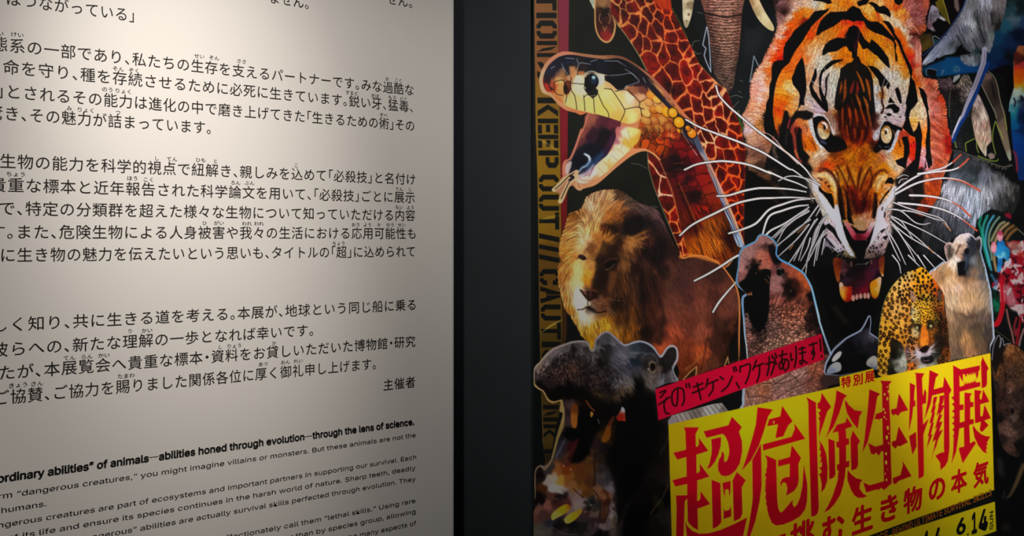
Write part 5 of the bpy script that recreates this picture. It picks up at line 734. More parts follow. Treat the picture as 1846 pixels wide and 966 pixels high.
poly('K7 205,275 260,275 325,300 330,400 400,470 480,580 560,690 590,720 610,620 650,640 700,850 K8 720,80 790,290 840,420 900,510 930,580 850,560 790,470 700,320 640,180 590,20 K7 540,880 440,710 370,600 300,430', 'cccedb', .97, .5); poly('K7 1625,330 1600,420 1560,540 1480,620 1440,700 1420,790 1420,900 1490,966 K8 1440,100 1350,150 1250,280 1200,370 1150,440 1190,320 1240,120 1260,0 K7 1280,900 1300,720 1325,660 1440,600 1500,470 1580,330', 'cccad8', .95, .5)
line('K7 1390,680 1380,720|K7 1430,760 1420,840', 3, '4c2820', .8, soft=.5); poly('K7 1410,760 1440,800 1420,860', '140c0c', .9, soft=.4)
poly('K8 390,-10 480,-10 560,60 620,130 690,260 720,340 650,280 560,200 470,110', 'ccc4d4', .9, .5); poly('K8 445,240 490,230 560,280 640,370 720,420 760,470 640,510 560,440 500,350', 'c8c0d0', .9, .6); poly('K8 440,290 470,330 530,400 550,480 500,420 450,400 400,480 380,540 400,420', 'a8a0b4', .8, .6)
tb('K8 500,20 600,110 650,240 715,350 690,360 600,240 560,180 480,120 430,60|K8 450,240 500,300 600,420 590,440 520,380|K8 560,500 620,480 640,520 580,540|K8 730,400 760,410 740,440|K8 1350,150 1430,100 1420,140 1370,190|K8 1310,240 1340,235 1320,300|K8 1400,240 1490,220 1450,300 1400,280|K8 1350,380 1400,340 1380,420|K8 1250,320 1280,315 1260,340', .95)
dots('K8 1190,430,20 1230,400,20 1245,440,18 1290,430,22 1180,500,22 1235,495,18 1270,530,16 1320,490,16 1160,470,12 1350,420,14 700,450,12 650,470,14 730,490,20', '14101a', 1, 1, .9, soft=.4)
line('K8 700,620 740,540 800,500|K8 760,600 800,540 880,500|K8 620,620 650,550 700,520|K8 840,620 900,560|K8 550,500 600,460', 1.4, '9c947c', .7, soft=.4)
tb('K8 715,-20 750,20 760,60 880,60 1000,140 1080,150 1250,40 1252,80 1225,200 1180,350 1120,450 1085,600 1040,680 970,640 935,520 850,400 790,280 740,120')
poly('K8 880,-20 920,30 960,90 1010,140 1060,110 1110,60 1150,-20', 'b08860', .95, 1); line('K8 980,60 990,130|K8 1020,60 1020,140|K8 1050,50 1060,110', 1.2, 'd0b8a0', .7)
poly('K8 752,25 790,10 830,20 900,120 950,190 980,250 965,300 905,292 840,180', grad('K8 780,50 c87880 850,150 c46474 920,230 b43850 960,270 801c30'), .97, sm=2, soft=.5); poly('K8 1255,0 1250,60 1170,220 1110,290 1000,310 950,290 940,210 1000,190 1090,190 1150,100 1190,20', grad('K8 1220,30 d0b8bc 1180,100 c89ca4 1140,190 b04860 1080,230 8c2038 1000,260 641420'), .97, sm=2, soft=.5); dots('K8 1115,300,10', '9c6c70', 1, 1.5, .8)
# jaws
poly('K8 690,620 1340,600 1400,800 M 1400,180 1300,240 1180,340 1160,580 860,640 780,600 620,440 540,330 540,200 K8 640,900', grad('M 600,0 28141c 590,100 704048 560,230 1c1014 660,300 3c2430 750,100 160e18 900,60 180c10 900,250 281216 1000,400 40182c 1100,400 581426 1200,200 541830 1280,80 50203a 1350,160 240a1c 900,500 501422 1050,520 780c24 1130,450 7c0c24 800,420 30141c K8 900,650 0c0a0a 1100,640 100c0e 1250,700 40142a 720,720 5c3838'), .97, soft=.8)
tb('K8 560,560 700,600 900,640 1040,690 1150,650 1400,540 1300,590 1100,620', .6)
poly('K8 572,600 700,610 700,760 680,900 M 540,250 520,330 490,350 460,310 430,200 400,50', grad('K8 620,650 7c3814 640,850 84441c M 470,100 8c3c14 490,280 9c5428 K8 680,700 5c1c0c'), .97, sm=2, soft=.5)
poly('K8 1340,600 1420,570 1415,750 1405,870 1390,905 1350,850 1330,700', grad('K8 1380,650 6c2c18 1390,780 8c4414 1390,880 a87428'), .97, sm=2, soft=.5); dots('K8 1393,883,16', 'd8b898', 1, 1.2, .9)
poly('M 515,400 530,350 560,342 600,380 620,430 700,445 790,440 790,640 770,740 690,780 620,750 560,660 530,560', grad('M 545,380 ccb4a8 530,480 c4ac8c 570,500 cca468 600,600 cc9820 570,600 c8a04c 680,550 bc4808 740,600 a81408 740,470 a01810 650,460 c06810 650,700 b84808 720,740 7c1410'), sm=2, soft=.5)
poly('M 1185,380 1250,310 1330,265 1400,225 1432,245 1435,310 1420,420 1380,600 1330,690 1270,700 1220,640 1195,540', grad('M 1400,280 d0b0ac 1390,350 ccaca0 1250,400 c08408 1300,560 b8840c 1380,450 c4a468 1230,350 c8800c 1350,330 c8a468 1270,660 b05814'), sm=2, soft=.5)
for x, y, a, b in ((822, 690, 44, 72), (902, 665, 34, 66), (985, 648, 42, 62), (1078, 640, 38, 66), (1152, 640, 36, 70)): ell('M', x, y, a, b, 'c08880', .95, .5); ell('M', x - 5, y + 10, a * .5, b * .6, 'd4a498', .6, .6)
line('K8 870,670 870,730|K8 1200,640 1200,680', 4, '6c5048', .9, soft=.8); line('K8 940,710 1000,700 1060,700 1140,680', 2, '6c686c', .6, soft=.6); dots('K8 1145,670,8 1115,695,8', 'd0c8d0')
line('F 480,380 520,440 560,480|F 780,480 830,420 860,380', 10, '28201a', .7, soft=3)
line('D 900,20 920,80|K2 1180,440 1260,560|K2 1150,420 1240,520', 1.6, 'c88c7c', .7, soft=.5); line('K2 1040,150 1150,90 1200,60|K2 1060,240 1180,200 1280,220|K2 1090,330 1200,300 1290,330|K1 640,100 700,40 800,30|K2 1200,120 1290,60', 1.8, 'b88c94', .6, soft=.8)
line('K3 1440,210 1500,370|K3 1220,420 1290,450|K3 1240,450 1390,520|K4 690,390 640,540|K4 740,440 680,560|K4 760,220 850,180 1000,190|K4 690,820 780,790 880,800', 1, 'e0d8dc', .7)
line('K6 1480,80 1560,160 1680,200|K6 1470,250 1580,330 1700,370|K6 1470,420 1580,470 1700,560|K6 1460,600 1600,650 1720,760|K6 1450,760 1580,800 1680,900|K4 1450,500 1520,560 1570,620|K4 1460,700 1560,740 1640,800|D 1150,330 1200,380 1240,420|D 1140,430 1180,480 1200,540', 4, '5c2018', .5, soft=1.6, taper=1); line('K6 1500,140 1600,220 1700,260|K6 1480,320 1580,390 1680,430|K6 1480,520 1600,560 1700,640|K6 1470,680 1560,720 1660,820', 3, 'f0b8a8', .5, soft=1.2, taper=1)
clip[0] = None
# whiskers
def wh(s, w=2.4, c='dcd8e0', dark=1.4):
    for q in s.split('|'):
        if dark: line(q, w + dark, '0a0a0c', .75, soft=.4, taper=3, claim=False)
        line(q, w, c, .97, taper=3, claim=True)
def wl(s):
    for q in s.split('|'):
        line(q, [3.4, 5.6, 5.6, 5.4], '0a0a0c', .8, soft=.4); line(q, [2, 3.3, 3.5, 2.8], 'e4e0e6', .97, claim=True)
wl('D 350,395 310,360 K5 1120,960 900,760 650,570 370,360 A 1640,890 1570,830 1500,770 1430,690 1408,620|D 300,400 180,310 K5 850,960 600,800 400,680 200,590 0,505 A 1400,962 1290,920 1190,865')
wl('D 275,435 200,400 100,365 0,320 C 1800,330 1650,270 1500,245 1400,245 1270,265 1180,305|D 270,465 150,445 0,437 C 1700,440 1600,460 1500,490 1415,495|D 335,512 160,505 0,510 C 1700,515 1550,550 1400,620 1240,700 1145,780|D 300,515 200,525 100,555 0,595 C 1700,690 1600,735 1500,765')
wl('D 285,560 200,570 100,600 0,645 C 1740,785'); wh('D 370,415 300,380 200,352 130,355 70,385|D 290,600 150,680 20,800', 2.8)
wl('D 290,575 120,690 0,755 C 1700,870 E 1560,5 1450,75 1350,135 1252,185|E 1560,185 1440,325 1385,412'); wh('K5 1000,880 760,640 620,470 500,380 370,340', 1.8, 'dcb8b0', 0)
wh('D 280,590 100,740 40,800|D 330,690 200,900 130,1000|D 350,660 270,790 215,960|D 395,650 330,760 290,960|D 410,740 370,830 345,960|D 290,605 140,700 60,830|D 300,665 180,750 55,865|D 290,700 200,810 70,930|D 335,670 240,840 180,963|D 360,560 250,700 50,860|D 300,800 280,870 230,963|D 380,690 330,830 270,970|D 400,760 350,850 330,975|D 410,640 340,740 310,880|D 420,630 370,720 350,790|D 375,580 340,640|K8 330,60 240,330 150,600 110,900|K8 420,150 300,350 200,560 50,810|K8 470,160 330,330 270,600 250,730|K8 430,280 380,540', 2.3)
wh('D 915,455 1020,380 1130,325 1250,295 1330,250 1390,195|D 1080,335 1200,320 1330,305 1400,270 1445,225|D 915,480 1050,410 1150,380 1270,365 1400,385 1525,455|D 1020,490 1150,495 1280,520 1380,570 1455,640|D 935,545 1100,560 1250,590 1380,650 1505,745', 3.6)
wh('D 900,540 1000,580 1130,620 1250,660 1315,745|D 910,595 1050,610 1200,660 1270,675|D 850,590 950,600 1050,680 1110,700 1165,690|D 880,640 1000,690 1150,760 1280,835|D 885,650 1000,740 1100,820 1190,905|D 880,680 1000,780 1150,870 1270,963|D 890,700 980,810 1110,975|D 885,640 960,680 1040,800|D 850,740 900,860 950,963|D 870,760 930,860 990,990|F 895,0 940,60 955,130|F 1010,0 1090,80|F 1075,0 1135,95|F 1120,0 1200,90|F 1220,0 1275,45|D 905,700 1000,850 1060,963', 2.3)
wh('D 930,365 975,342 1012,352|D 940,400 960,375 1005,368', 1.6, dark=0)
line('D 1330,250 1390,195|D 1380,285 1445,225', 3.2, 'b8422c', .8); line('D 1290,370 1400,390 1525,455|D 1330,540 1400,585 1455,640|D 1400,665 1505,745', [1.6, 4], 'c05038', .8)
line('D 1265,690 1315,745|D 150,880 175,850|D 210,760 270,705|D 1150,860 1190,905', 2, 'b07850', .8)
part('elephant_seal_print')
SO2 = 'S1 35,540 58,400 68,270 108,200 230,140 258,90 310,62 400,98 447,150 467,190 457,270 500,322 600,372 722,448 762,500 817,600 852,730 907,960 S2 887,0 940,170 1015,370 1100,600 960,740 960,930 700,1000 105,1000 101,900 104,760 150,430 122,200 108,0 S1 112,960 93,780 103,700 138,672 60,610'
poly(SO2, grad('S1 60,400 5c8cb0 300,65 6c98bc 500,320 5c94c4 700,440 6ca0c8 850,700 84b0d0 100,800 7090b0 S2 110,100 8ca0bc 130,350 a8b4c8 100,850 8c98ac 900,30 a0c0dc 1000,340 8090a8', 2, 8), sm=2, claim=True)
SI = 'S1 52,540 70,400 84,275 122,215 238,155 270,100 312,78 392,112 434,160 452,200 442,270 488,338 592,390 710,464 748,512 800,610 832,735 885,960 S2 868,0 922,170 990,370 1090,600 960,740 960,930 700,1000 128,1000 126,900 130,760 160,430 138,200 126,0 S1 130,960 115,790 122,715 150,690 75,605'
SM = full(cover(smooth(pts(SI)[:, :2], 2))); clip[0] = SM
poly(SI, grad('''S1 150,260 b8969a 100,400 c49c9e 90,500 a07474 300,130 bc9496 330,190 503838 400,150 b08c8c 420,250 100c10 300,270 d08c78 380,280 c06c58 330,350 c47868 300,400 d89880 220,400 181010 250,520 0a0a0c 150,580 0c0c10 250,750 0a0c0c 250,900 0a0c0c 130,850 1c1418 420,430 8c5c60 480,330 14141c 500,460 241c20 540,400 a85c4c 620,430 c06c50 700,500 d87c48 750,570 d87840 640,560 6c3430 560,600 180c0c 600,650 101010 680,640 7c3c30 720,680 b8684c 470,520 b89094 440,620 b88c90 420,740 9c645c 520,740 7c4c44 640,780 c88068 740,760 985848 800,700 100a0a 820,850 1c1414 720,880 b87860 560,900 c07c68 430,900 9c7068 800,940 2c1c1c
 S2 160,80 b08888 270,60 0a0c0a 230,130 3c2c2c 180,200 a87c74 200,320 84645c 430,60 a08078 600,60 b88474 700,60 c08c78 800,100 3c2828 850,60 1c1414 960,200 0e0c0c 420,180 9c7c74 600,180 b89080 700,180 c09480 450,300 b09480 800,180 8c6860 200,760 b88c7c 150,880 b09084 300,740 b07c60 500,660 b89890 700,600 b89890 500,780 b08c88 650,730 a4847c 850,560 b8785c 900,560 c0806c 800,680 9c6c60 960,650 503838 1030,620 201818 1080,620 7c6460 980,560 4c3834'''), sm=2)
# dark gape
poly('S1 250,370 280,380 262,410 250,430 300,420 380,430 400,460 385,560 380,800 370,900 345,966 S2 320,110 300,150 260,160 220,110 160,20 130,0 S1 130,880 125,720 210,690 200,660 150,660 90,600 75,560 130,520 190,420', '07090a', .97, sm=2, soft=.8)
poly('S1 370,190 420,170 448,230 440,280 490,335 480,370 440,380 400,320 380,270', '0c0a10', .9, sm=3, soft=1)
poly('S1 300,370 360,350 395,400 330,420 270,440 290,400', 'c07c6a', .8, sm=3, soft=1.4); poly('S1 265,345 305,325 290,365', '181010', .9)
poly('S1 165,695 175,660 185,695|S1 190,690 193,650 205,690|S1 150,690 152,672 165,690', 'd09068', .95); line('S1 335,525 370,568|S1 365,495 385,525|S1 235,465 250,470', 1, 'b08858', .8)
# eyes
poly('S1 460,430 490,410 530,430 535,470 510,500 475,500 455,470', '060608', .98, sm=3); line('S1 470,425 490,415 505,430', 2.4, '8c8a90', .8, soft=.4); line('S1 470,490 500,500 530,480', 1.6, 'c0a8a4', .7); dots('S1 505,470,9', '5a5a60', 1, 1, .8, soft=.6)
poly('S1 570,560 620,520 700,560 710,640 650,720 590,740 560,700 550,620', '241210', .55, sm=3, soft=4); dots('S1 600,650,8', 'c8b8b0', 1, 1.2, .8, soft=.8); poly('S1 550,520 590,520 590,700 560,740 540,640', '140c0c', .55, soft=3)
col[:] = col * (1 - SM[..., None]) + col * np.array([.84, .77, .75], np.float32) * SM[..., None]
# leathery folds
_r = np.random.RandomState(21); _bx = _r.rand(1250, 2) * [165, 200] + [1335, 545]
D1, D2, I = cells(_bx, 1.7, -.35); bb = full(cover(pts('S1 120,740 380,730 540,640 700,720 860,966 S2 1100,400 1100,960 100,940 120,0')[:, :2]), 5) * SM
f = 1 + (np.clip((D2 - D1) / 2.2, 0, 1) - .7) * .75; D3, D4, I2 = cells(_bx + [.8, 1.2], 1.7, -.35); f = f * (1 + np.clip((D3 - D1) / 2.5, -1, 1) * .13)
shade(bb * (1 - full(cover(pts('S2 120,690 500,560 980,430 1100,560 960,750 100,960')[:, :2]), 4) * .55), f)
shade(SM, 1 + (vnoise(1.6, 1.6, 33, 2) - .5) * .45)
line('S1 500,640 460,740 430,820 400,940|S1 540,740 500,860 490,960|S1 720,700 680,790 600,870|S1 640,780 560,860 520,960|S1 480,660 440,760 400,880', 1.6, '3c2420', .6, soft=.6); line('S1 515,640 475,740 440,830|S1 730,700 690,795 610,880', 1, 'd8a890', .5, soft=.4)
line('S2 300,690 400,690 430,700 600,580|S2 420,640 440,690 560,670 700,600|S2 170,830 300,820 380,840 420,770|S2 460,840 600,750 720,700 850,620|S2 640,620 680,680|S2 150,760 170,840|S2 540,760 620,780|S2 860,500 830,600 800,640|S2 700,640 760,580 790,590', 1.7, '3a2220', .75, soft=.5); line('S2 300,698 400,700|S2 175,840 300,830|S2 465,852 600,762 720,712', 1, 'd0b0a4', .5, soft=.4)
dots('S2 280,190,18 330,170,14 260,230,16 300,250,20 340,210,14', '1a1412', 1.2, .8, .8, soft=1.2); line('S1 135,900 150,880 165,915 150,940 175,950', 2.4, '8c6c6c', .8, soft=.6)
clip[0] = None
part('banner_print')
poly('P 1181.2,701.5 1481,601.3 1486.3,647.4 1320,708 1245,736 1187,757.5', grad('P 1185,730 a40030 1250,710 a80030 1330,680 b40034 1400,650 a8002e 1480,620 ac0030 1300,700 ac0032'), claim=True)
HW = 'U1 1495,748 1560,728 1500,805|U1 1480,885 1608,800|U1 1570,810 1540,880 1555,970 U2 1570,350 1600,352|U1 1700,697 1690,880 1655,895 1632,840 1640,745 1698,697 1760,718 1772,830 1750,895|U1 1795,648 1798,690|U1 1826,645 1836,690|N 168,217 215,198|N 163,247 222,222|N 186,197 205,278|N 240,175 232,215|N 236,203 290,180|N 267,190 265,230 245,260|N 303,165 318,178|N 310,238 340,212 363,163|N 368,118 374,138|N 379,114 386,134|N 384,195 398,222|S2 82,512 80,570|S2 85,520 180,492 172,600 135,690|S2 247,450 212,548|S2 225,520 320,482|S2 282,500 276,600 252,672|S2 345,492 425,468 425,520 398,598|S2 380,415 375,520 357,605|S2 432,425 452,492|S2 407,400 417,430|S2 440,382 456,422|S2 478,405 560,385|S2 515,355 508,450 530,540|S2 550,440 505,540 480,500 520,445 570,450 575,520 540,560|S2 600,380 605,450 622,440|S2 652,310 655,430 638,520|S2 685,337 745,322|S2 690,382 750,367|S2 715,315 722,470 700,487 695,462 725,452 765,478|S2 790,297 870,272|S2 825,275 836,370 820,387 815,362 835,352 842,390 822,442|S2 900,235 908,352|S2 914,405 916,414'
line(HW, 3.3, '240008', .95, soft=.3)
# ---------------------------------------------------------------- orca, polar bear, jaguar, rhinoceros
part('orca_print')
poly('F 400,842 412,780 468,680 560,598 660,543 690,500 718,440 736,434 742,480 733,558 800,605 800,860 770,880 700,830 520,872 408,864', '8c98b0', claim=True)
poly('F 407,840 420,782 476,684 566,604 668,551 698,505 722,450 732,446 735,485 726,566 798,614 800,860 770,880 700,830 520,868 412,858', grad('F 450,800 08080a 600,650 0c0c10 700,600 3c3844 740,580 5c5868 760,640 1c1a22 650,750 0a0a0c 650,600 24242c 700,480 0c0c10 770,800 0a0a0a'))
poly('F 455,765 470,730 505,698 527,700 515,735 478,767', 'b0b0b4', sm=3, soft=.4); poly('F 415,850 440,800 485,772 520,782 522,830 480,850 440,858', grad('F 500,800 9c9ca0 450,840 7c8498'), sm=2, soft=.5); poly('F 705,792 715,755 755,727 785,745 795,830 740,812', grad('F 750,750 a8a4a0 770,820 6c7484'), sm=2, soft=.5); line('F 400,840 412,780 468,680 560,598 660,543 700,480 720,440', 1.6, 'a0acc8', .8)
poly('F 390,870 510,868 515,930 400,950', '3c2c2a', .9, soft=1)
part('polar_bear_print')
PO = 'R5 300,790 420,710 520,630 600,625 560,500 545,400 580,330 640,318 675,340 730,250 800,195 930,170 1010,220 1040,265 1100,220 1135,260 1145,350 1130,470 1200,700 1260,966 F 1610,260 1622,400 1632,560 1636,600 1605,660 1600,710 1310,765 1300,600 1270,300 1160,120'
poly(PO, grad('R5 400,720 a0b4d0 560,400 c8a8a8 800,200 d8c8d8 1120,240 c8c0cc 1150,480 98b0d0 1220,800 b0c0dc F 1620,400 b0bcd0'), claim=True)
PI = 'R5 330,790 430,725 530,645 615,635 575,500 560,400 590,345 640,333 675,360 745,260 805,210 925,185 1000,232 1040,285 1095,236 1120,262 1130,350 1112,470 1180,700 1240,966 F 1598,265 1610,400 1620,560 1622,600 1600,650 1600,710 1310,765 1300,600 1270,300 1160,130'
PM = full(cover(pts(PI)[:, :2]), .4); clip[0] = PM
poly(PI, grad('''R5 600,420 9c8484 630,420 504440 640,500 4c4038 660,360 d0c0b8 700,500 e8d8cc 760,300 e8dcd4 900,230 e8d8e0 850,300 d8c8c0 780,370 94705c 850,400 e0c0a8 780,480 d0a890 820,560 a87868 720,420 d8c4b8 740,600 e8dcd4 950,300 3c4450 1000,350 3c4450 880,470 24242c 950,500 505c6c 1060,290 504c50 1090,380 302c2c 1060,450 4c4848 1000,600 7c7c80 1080,600 54504c 820,700 0a0c10 880,720 1c2028 920,600 4c5868 830,820 202020 900,780 6c6460 1000,800 8c7464 1100,700 6c6460 1160,850 5c5c60 560,700 b89878 450,760 b08c68 600,800 bc9468 500,900 b48c64 680,700 e0ccb8 700,900 d8b490 780,880 b88860 950,900 ac8464
 F 1330,60 e4d8c8 1200,140 bc8c68 1240,130 987860 1300,170 d4b494 1350,230 dcbca8 1420,230 c4a080 1500,200 bc9c84 1560,220 948478 1330,330 ccb498 1430,350 d4b08c 1540,340 bc9c7c 1590,350 a09894 1320,430 98785c 1450,450 846c5c 1550,440 74605a 1600,480 605450 1360,550 846c54 1430,600 b88c60 1500,560 746048 1580,560 504844 1350,700 746050 1450,680 a87c58 1550,650 745c48 1600,650 403834 1270,200 d0a888 1290,300 bc9c7c 1450,300 c8a47c 1480,500 5c4c40'''))
furify(PM, 'R5 500,800,120 750,300,-60 1000,400,70 900,900,80 1150,800,100 F 1300,200,70 1450,300,80 1550,300,110 1400,600,90 1500,600,85 1300,500,85', 1.8, .2, 5, 43)
poly('R5 905,260 1000,250 1040,300 1060,480 960,560 930,640 900,720 890,820 780,850 765,700 820,620 850,520 870,430 930,400', '1c2430', .55, sm=2, soft=1.4); poly('R5 765,650 840,620 900,640 890,810 780,850 760,760', '0a0c10', .9, sm=2, soft=.7); ell('R5', 905, 460, 38, 45, '101014', .95, .6); line('R5 730,500 770,420 800,360', 3.5, '5c4034', .8, soft=.8); line('R5 640,380 625,450 650,540', 4, '3c3430', .8, soft=1); poly('R5 1050,300 1115,280 1110,420 1070,470', '2c2828', .8, soft=1)
line('F 1330,400 1390,480 1450,455 1520,440 1570,380', 6, '5c4c40', .5, soft=3); line('F 1380,520 1370,620 1390,720|F 1500,500 1490,620 1510,700', 7, '4c3c34', .45, soft=3); line('F 1290,240 1310,380 1330,480', 6, 'e4d0b4', .4, soft=3)
line('R5 885,560 895,640 880,760', 3, '50647c', .7, soft=1); line('F 1380,420 1440,450 1500,430', 3, '4c3c30', .6, soft=1.6)
clip[0] = None
part('jaguar_print')
JO = 'F 790,865 795,600 803,500 832,350 882,240 950,160 1010,117 1060,108 1100,85 1142,110 1192,170 1242,240 1266,290 1272,400 1292,480 1302,620 1312,765 1230,795 1100,830 1000,850 900,880'
JM = full(cover(smooth(pts(JO)[:, :2], 2)), .3)
poly(JO, grad('''F 1000,140 c0a468 1060,130 c08c24 1100,110 d09c18 1150,150 cc9420 1200,200 c05c18 1230,270 903c14 900,260 cca054 950,220 cca860 1000,220 c89448 850,400 cc9440 900,400 d0a058 950,350 c89c54 1000,350 c08438 820,500 cc9838 880,520 cc9830 950,500 d09c40 1000,450 b87c30 820,650 d8a030 870,620 d0982c 950,600 b87c24 1000,560 b87c2c 1040,680 a85818 820,800 b8902c 1020,800 b86420
 1100,180 dc9c14 1060,220 c88c20 1150,230 a86814 1110,300 b48c20 1150,320 c09c34 1200,330 8c5c1c 1080,350 c89c30 1050,400 ac9c70 1120,400 cc9c24 1060,460 ccb460 1120,470 cc8c18 1170,440 c8941c 1220,400 8c4418 1120,550 d0781c 1140,600 c8681c 1100,620 d88428 1180,560 b8741c 1060,560 b8a880 1080,520 1c1410 1170,510 2c2014 1200,480 a88834 1220,600 5c3820 1250,500 6c3018 1250,650 442818 1280,700 a85818 1120,680 2c100c 1060,690 a8a0ac 1160,700 b0a0ac 1100,720 b8acb8 1140,750 1c1418 1200,720 3c4440 1040,760 6c5448 1180,780 8c8c78 1120,790 a8a498 1260,760 98602c'''), sm=2, claim=True)
clip[0] = JM
for (x0, y0, x1, y1, n, r0, ee) in ((800, 240, 1040, 640, 95, 13, 1.3), (790, 560, 900, 860, 40, 14, 1.3), (940, 110, 1250, 330, 60, 11, 1.25), (1050, 290, 1250, 480, 60, 7, 1.), (1000, 600, 1060, 830, 12, 14, 1.), (1230, 440, 1310, 780, 22, 13, 1.4), (1060, 470, 1240, 640, 22, 5, 1.)):
    rr = np.random.RandomState(n); P = []
    for _ in range(n * 12):
        q = rr.rand(2) * [x1 - x0, y1 - y0] + [x0, y0]
        if all((q[0] - p[0]) ** 2 + (q[1] - p[1]) ** 2 > (r0 * 2.1) ** 2 for p in P): P.append(q)
    for x, y in P:
        if 1090 < x < 1170 and 500 < y < 700: continue
        t = np.linspace(0, 2 * np.pi, 9, endpoint=False); R = r0 * (.6 + .5 * rr.rand(9)) * (.8 + .4 * rr.rand())
        ctr = np.array([1386 + x / 4.013, 460 + y / 4.013]); q = smooth(np.stack([ctr[0] + R * np.cos(t) / 4.013, ctr[1] + ee * R * np.sin(t) / 4.013], 1), 3)
        put(cover(q), '1c1008', .93, .35)
        if r0 > 12: put(cover(ctr + (q - ctr) * .42), 'a86c24', .75, .4)
poly('F 890,600 960,640 985,700 1000,830 905,870 860,860 870,760 880,700', grad('F 890,640 1c1810 900,720 0c0c08 880,840 14100c 960,760 a0a49c 950,820 80847c'), .95, sm=2, soft=1); poly('F 1000,640 1030,700 1000,760 985,700', '50404c', .7, soft=1)
poly('F 1022,275 1040,258 1065,300 1060,340 1030,320', '9c7868', .9, sm=2, soft=.6); poly('F 1225,255 1250,245 1250,330 1220,320', '504038', .9, sm=2, soft=.8)
poly('F 1106,520 1140,515 1152,600 1145,655 1098,652 1100,590', grad('F 1120,560 c87020 1120,640 d08028'), .85, sm=2, soft=1); line('F 1095,540 1085,620 1090,670|F 1160,540 1165,610 1160,660', 3, '3c1c0c', .7, soft=1); poly('F 1090,680 1140,650 1165,680 1130,705 1100,700', '1c0c0c', .95, sm=2, soft=.5); line('F 1040,470 1060,510 1085,530|F 1150,520 1190,480', 2, '100c08', .9); dots('F 1073,525,9 1172,512,10', 'b0b07c', 1, 1.2, .9); poly('F 1100,735 1180,725 1195,765 1160,785 1110,780', '0c0a0c', .8, sm=2, soft=.9); shade(JM, .80 + .45 * vnoise(2, 3, 95, 2)); _js = full(cover(pts('F 1180,380 1300,400 1310,760 1180,770 1200,600')[:, :2]), 6) * JM; shade(_js, np.full((CH, CW), .6, np.float32)); line('F 1120,765 1160,760', 1.6, '8c6464', .8)
line('F 1100,700 1040,690 990,650|F 1095,710 1020,720 985,735|F 1100,720 1040,760 1010,790|F 1095,705 1010,700 960,690|F 1150,690 1200,650 1250,600|F 1155,695 1210,680 1260,660|F 1155,700 1210,700 1255,715|F 1160,680 1200,640 1225,605|F 1090,715 1030,740 1000,770', 1.2, 'd8d4e4', .85, taper=1); poly('F 1060,680 1095,700 1120,715 1150,700 1175,680 1165,725 1120,735 1080,725', 'b8acb8', .7, sm=2, soft=.8)
line('F 1040,360 1035,430 1050,470', 3, 'b8b8a4', .6, soft=1); poly('F 1195,560 1250,560 1240,740 1200,680', '181410', .5, soft=2)
clip[0] = None; line('F 795,640 803,500 832,350 882,240 950,160', 1.1, '8c9c5c', .6)
part('rhinoceros_print')
poly('R7 60,60 92,8 104,22 118,50 150,45 185,62 230,95 300,140 300,1100 260,1100 70,960 52,100', '070707', claim=True)
poly('R7 60,110 70,50 85,12 100,20 110,60 130,52 170,58 215,90 300,140 300,500 215,560 190,600 150,590 115,560 90,480 75,300 62,200', grad('''R7 75,60 141010 90,120 1a1210 100,60 141010 85,190 7c5030 72,200 4c3424 100,210 50341f 130,80 8c6440 160,75 8c5c38 150,110 6c4426 190,110 7c5434 180,140 5c4028 205,100 644428 120,160 5c3c28 130,200 3c2820 160,180 50382a 200,180 50382a 140,260 5c4034 100,300 34201c 75,300 241816 120,350 3c2820 155,340 483430 150,380 2c1c18 165,400 54443c 190,300 302420 200,400 201814 120,450 60443c 150,480 604840 180,460 302420 140,540 503830 110,520 241a18 190,540 100c0c 90,420 140e0e 75,240 2c2420'''), sm=2, claim=True, soft=.5)
RH = full(cover(pts('R7 60,110 130,52 300,100 300,560 150,590 75,300')[:, :2]), 2); shade(RH, 1 + (vnoise(2, 3, 71, 2) - .5) * .9)
poly('R7 63,130 68,75 84,32 92,20 98,40 104,55 112,48 116,75 108,110 95,150 80,190 66,180', '1a120e', .9, sm=2, soft=.8)
line('R7 60,130 66,70 82,25 92,12 100,22 104,45 97,70|R7 97,70 104,30 112,30 118,60 125,55 150,50', 1.8, '8c8c98', .85, soft=.3); dots('R7 160,375,10', '0c0808', 1, 1.4, .9, soft=.8); line('R7 145,355 160,360 178,385|R7 150,400 165,410', 2, '6c544c', .6, soft=.8); line('R7 110,130 125,200 118,300|R7 170,60 190,110 215,140', 2.4, '1c100c', .6, soft=1.2); line('R7 145,270 152,285 140,290', 1.6, '8c8078', .7)
poly('R7 85,600 110,610 120,700 90,680', '28242a', .8, soft=2.5); line('R7 210,640 180,720 150,780 130,800', [9, 7, 4, 2], '5c4c30', .8, soft=1.5); line('R7 210,620 175,690', 2, '14100c', .8, soft=1); dots('R7 130,940,20', '1c1610', 1.2, 1, .8, soft=2.5); line('R7 120,770 115,800', 3, '3c3834', .6, soft=1.2)
clip[0] = None
col[:] = np.power(np.clip(col, 0, 1), 1.18)          # print contrast
